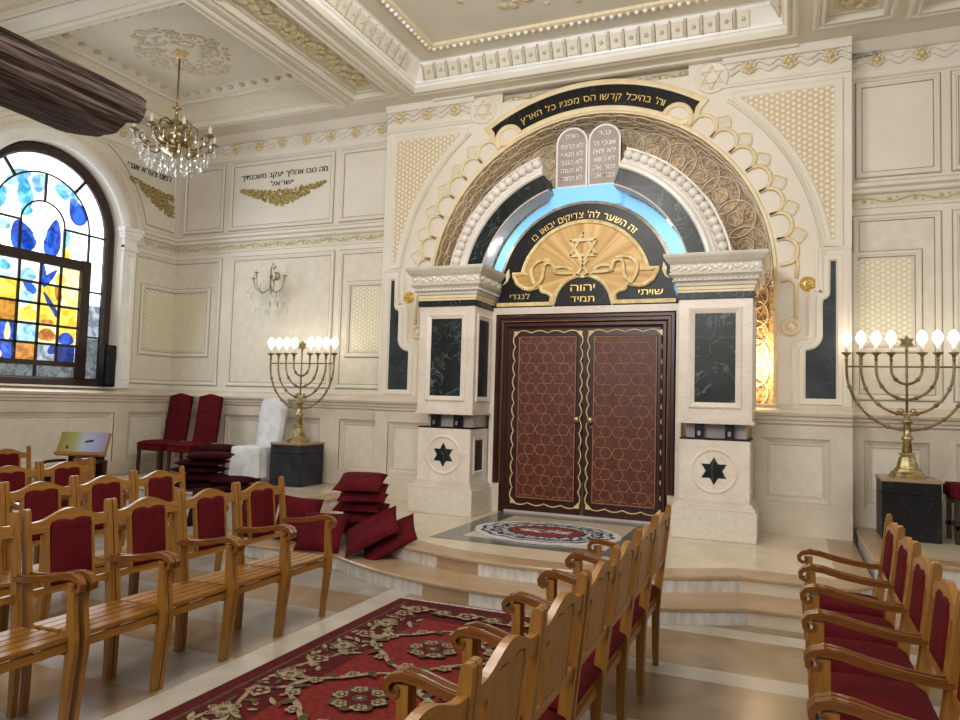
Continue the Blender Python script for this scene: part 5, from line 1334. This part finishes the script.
# --- chairs along the back wall
def high_chair(x, y, label, group, mt='velvet', rz=0):
    c = empty('side_chair', (x, y, .38), rz, label, 'chair', group)
    mb = MB().mat(mt); L_ = []
    for k in range(9):
        t = k/8; z = .50+.68*t; yb_ = .27+.10*t; w = .215*(1 if t < .9 else .97)
        h = .028
        L_.append([(-w, yb_-h, z), (0, yb_-h-.02, z+(.045 if k == 8 else 0)), (w, yb_-h, z), (w, yb_+h, z), (0, yb_+h, z+(.045 if k == 8 else 0)), (-w, yb_+h, z)])
    mb.loops(L_, True, True, True, False); mb.build('backrest', c)
    mb = MB().mat(mt); cushion_mesh(mb, .47, .50, .10, 0, 10, 3); mb.bbox(-.225, .225, -.24, .24, -.10, -.005, .01); o = mb.build('seat', c); o.location = (0, 0, .47)
    for sx in (1, -1):
        for sy in (1, -1):
            mb = MB().mat('darkwood'); mb.bar([(sx*.2, sy*.21, .38), (sx*.2, sy*.22, .001)], .04, [.042, .03]); mb.build('leg', c)
    return c
high_chair(-8.66, 8.23, 'high-backed burgundy chair nearest the corner against the back wall', 'burgundy chairs against the back wall')
high_chair(-8.07, 8.23, 'high-backed burgundy chair second from the corner against the back wall', 'burgundy chairs against the back wall')
st = empty('padded_stool', (-7.45, 8.16, .38), 0, 'low burgundy padded stool between the burgundy chairs and the white-draped chair', 'stool')
mb = MB().mat('velvet_dark'); cushion_mesh(mb, .52, .42, .12, 0, 10, 5); o = mb.build('seat', st); o.location = (0, 0, .45)
mb = MB().mat('darkwood'); mb.bbox(-.23, .23, -.18, .18, .34, .415, .005); mb.build('frame', st)
for sx in (1, -1):
    for sy in (1, -1):
        mb = MB().mat('darkwood'); mb.bar([(sx*.21, sy*.16, .345), (sx*.21, sy*.16, .001)], .035, .035); mb.build('leg', st)
# white-draped chair
wc = empty('draped_chair', (-6.89, 8.28, .38), 0, 'chair draped in a white cotton cover beside the left menorah', 'chair')
mb = MB().mat('white_cloth'); rr = random.Random(9)
def drape(hw, y0, y1, z, amp, n=44):
    P = []
    for i in range(n):
        t = i/n*4; s_ = int(t); f = t-s_; w = amp*sin(i*1.9)*rr.uniform(.4, 1)
        a, b = [((-hw, y0), (hw, y0)), ((hw, y0), (hw, y1)), ((hw, y1), (-hw, y1)), ((-hw, y1), (-hw, y0))][s_]
        nx, ny = [(0, -1), (1, 0), (0, 1), (-1, 0)][s_]
        P.append((a[0]+(b[0]-a[0])*f+nx*w, a[1]+(b[1]-a[1])*f+ny*w, z+.004*sin(i*2.3)))
    return P
mb.loops([drape(.18, -.18, .22, .515, 0), drape(.225, -.24, .26, .51, .002), drape(.235, -.255, .27, .49, .004), drape(.24, -.26, .27, .40, .012), drape(.247, -.27, .272, .25, .020), drape(.255, -.28, .278, .10, .028)], True, True, False, True)
mb.build('seat_cover', wc)
mb = MB().mat('white_cloth'); L_ = []
for k in range(11):
    t = k/10; z = .40+.79*t; yb_ = .235+.12*t; w = .222+.006*sin(k*2); h = .04
    if k == 10: w -= .03; h = .02
    P = [(-w, -h), (-w*.5, -h-.008*sin(k)), (0, -h+.004*cos(k*2)), (w*.5, -h), (w, -h), (w, h), (0, h), (-w, h)]
    L_.append([(a, yb_+b, z+(.012 if k == 10 and abs(a) < .1 else 0)) for a, b in P])
mb.loops(L_, True, True, True, True); mb.build('back_cover', wc)
for sx in (1, -1):
    for sy in (1, -1):
        mb = MB().mat('darkwood'); mb.bar([(sx*.19, sy*.19+.02, .50), (sx*.19, sy*.2+.02, .001)], .04, .036); mb.build('leg', wc)
# red bench by the right pedestal
bn_ = empty('padded_bench', (1.95, 8.34, .38), 0, 'burgundy padded bench cut off by the right edge beyond the black pedestal', 'bench')
mb = MB().mat('velvet'); mb.bbox(-.52, .52, -.22, .22, .42, .56, .02); mb.build('seat', bn_)
mb = MB().mat('darkwood'); mb.bbox(-.5, .5, -.21, -.17, .13, .18, .005); mb.bbox(-.5, .5, .17, .21, .13, .18, .005); mb.bbox(-.5, .5, -.2, .2, .385, .42, .005); mb.build('stretcher', bn_)
for sx in (1, -1):
    for sy in (1, -1):
        mb = MB().mat('darkwood'); mb.bbox(sx*.47-.02, sx*.47+.02, sy*.19-.02, sy*.19+.02, .001, .386, .004); mb.build('leg', bn_)
# dark armchair by the left wall
da = empty('dark_armchair', (-8.35, 6.55, 0), rad(20), 'low dark-wood armchair with a burgundy seat by the left wall, behind the lectern', 'chair')
mb = MB().mat('velvet_dark'); mb.bbox(-.25, .25, -.24, .24, .44, .52, .02); mb.build('seat', da)
for s in (1, -1):
    mb = MB().mat('darkwood'); mb.bar([(s*.28, .25, .69), (s*.28, .05, .70), (s*.28, -.15, .70), (s*.28, -.25, .67), (s*.28, -.27, .63)], .045, .035, side=Vector((1, 0, 0))); mb.build('armrest', da)
    for sy in (1, -1):
        mb = MB().mat('darkwood'); mb.bar([(s*.28, sy*.23, .685), (s*.27, sy*.24, .35), (s*.27, sy*.25, .001)], .04, .04, side=Vector((1, 0, 0))); mb.build('leg', da)
mb = MB().mat('darkwood'); mb.bbox(-.27, .27, -.22, .22, .38, .44, .005); mb.build('frame', da)
mb = MB().mat('velvet_dark'); mb.bbox(-.24, .24, .25, .30, .50, .92, .015); mb.build('backrest', da)
# lectern
lc = empty('lectern', (-6.22, 4.98, 0), rad(21), 'small wooden lectern with a glossy printed sloping top among the left rows', 'lectern')
mb = MB().mat('oakh'); R4 = Matrix.Translation((0, 0, 1.10)) @ Matrix.Rotation(rad(66), 4, 'X'); mb.T = R4; mb.bbox(-.24, .24, -.10, .105, -.014, .012, .004); mb.bbox(-.245, .245, -.13, -.10, -.014, .03, .004); mb.build('desk', lc)
mb = MB().mat('paper'); mb.T = R4; mb.bbox(-.23, .23, -.095, .1, .012, .016, .001); mb.mat('text_black'); mb.T = R4 @ Matrix.Rotation(.2, 4, 'Z'); mb.box(.02, .10, -.01, .012, .0162, .0168); mb.box(-.16, -.14, -.04, -.005, .0162, .0168); tag(mb.build('printed_sheet', lc), 'glossy print in yellow and lilac')
for s in (1, -1):
    mb = MB().mat('oak'); mb.bbox(s*.06-.02, s*.06+.02, -.0, .05, .05, 1.05, .004); mb.build('post', lc)
mb = MB().mat('oak'); mb.bbox(-.085, .085, -.025, .075, .55, .95, .004); mb.build('box', lc)
mb = MB().mat('oak'); mb.bbox(-.2, .2, -.18, .18, .001, .05, .006); mb.build('base', lc)

bpy.data.objects.remove(_fo)

# ------------------------------------------------------------------ light
def area(name, loc, size, power, col, target=None, sy=None, spread=None):
    l = bpy.data.lights.new(name, 'AREA'); l.energy = power; l.color = col; l.size = size
    if sy: l.shape = 'RECTANGLE'; l.size_y = sy
    if spread: l.spread = spread
    o = bpy.data.objects.new(name, l); COL.objects.link(o); o.location = loc
    d = (Vector(target)-Vector(loc)) if target else Vector((0, 0, -1)); o.rotation_euler = d.to_track_quat('-Z', 'Y').to_euler(); return o
def point(name, loc, power, col, r=.05):
    l = bpy.data.lights.new(name, 'POINT'); l.energy = power; l.color = col; l.shadow_soft_size = r
    o = bpy.data.objects.new(name, l); COL.objects.link(o); o.location = loc; return o
NEU = (1, .975, .94); DAY = (.86, .93, 1)
point('main_fill', (-2.27, 4.2, 4.9), 245, NEU, .5)  # unseen overhead lamp added to light the room; no chandelier hangs here
area('hall_fill', (-2.2, -1.5, 5.0), 4, 330, NEU, (-2.6, 9, 4.2))  # unseen broad lamp added behind the camera, brightens the upper ark
area('window_daylight', (XL+.25, WY, 3.3), 1.7, 70, DAY, (-2, 5.5, 1), 2.8)
area('right_cool_area', (4.8, 3.5, 3.6), 1.8, 80, DAY, (-3, 7, 3), 3)  # unseen cool area lamp; the right wall has no window
point('niche_lamp_right', (AX+1.95, YA+.24, 2.15), 26, (1, .76, .42), .05)
point('niche_fill_left', (AX-1.95, YA+.24, 2.15), 14, (1, .76, .42), .05)  # added only to mirror the right niche lamp
for s in (1, -1): point('cove_lamp', (AX+s*1.1, 8.30, 3.5), 2.4, (1, .97, .93), .06)
for q in (35, 62, 118, 145): point('niche_fill', (AX+1.8*cos(rad(q)), YA+.1, 3.0+1.75*sin(rad(q))), 1.6, (1, .93, .82), .15)  # unseen point lamps added to brighten the niche lattice
w = bpy.data.worlds.new('hall_air'); SC.world = w; w.use_nodes = True
bg = w.node_tree.nodes['Background']; bg.inputs[0].default_value = (1, .985, .965, 1); bg.inputs[1].default_value = .45

# ------------------------------------------------------------------ camera
yaw, pit, rol = rad(23.0), rad(3.3), rad(1.6)
fwd = Vector((-sin(yaw), cos(yaw), 0)); rgt = Vector((cos(yaw), sin(yaw), 0)); up = Vector((0, 0, 1))
f2 = fwd*cos(pit)+up*sin(pit); u2 = up*cos(pit)-fwd*sin(pit)
r3 = rgt*cos(rol)+u2*sin(rol); u3 = u2*cos(rol)-rgt*sin(rol)
cd_ = bpy.data.cameras.new('camera'); cam = bpy.data.objects.new('camera', cd_); COL.objects.link(cam)
cd_.sensor_width = 36; cd_.lens = 726/960*36; cd_.clip_start = .05
cam.matrix_world = Matrix(((r3.x, u3.x, -f2.x, 0), (r3.y, u3.y, -f2.y, 0), (r3.z, u3.z, -f2.z, 1.6), (0, 0, 0, 1)))
SC.camera = cam
vs = SC.view_settings; vs.view_transform = 'Standard'; vs.look = 'None'; vs.gamma = 1; vs.use_curve_mapping = False; vs.exposure = 0
SC.cycles.max_bounces = 8; SC.cycles.use_denoising = True
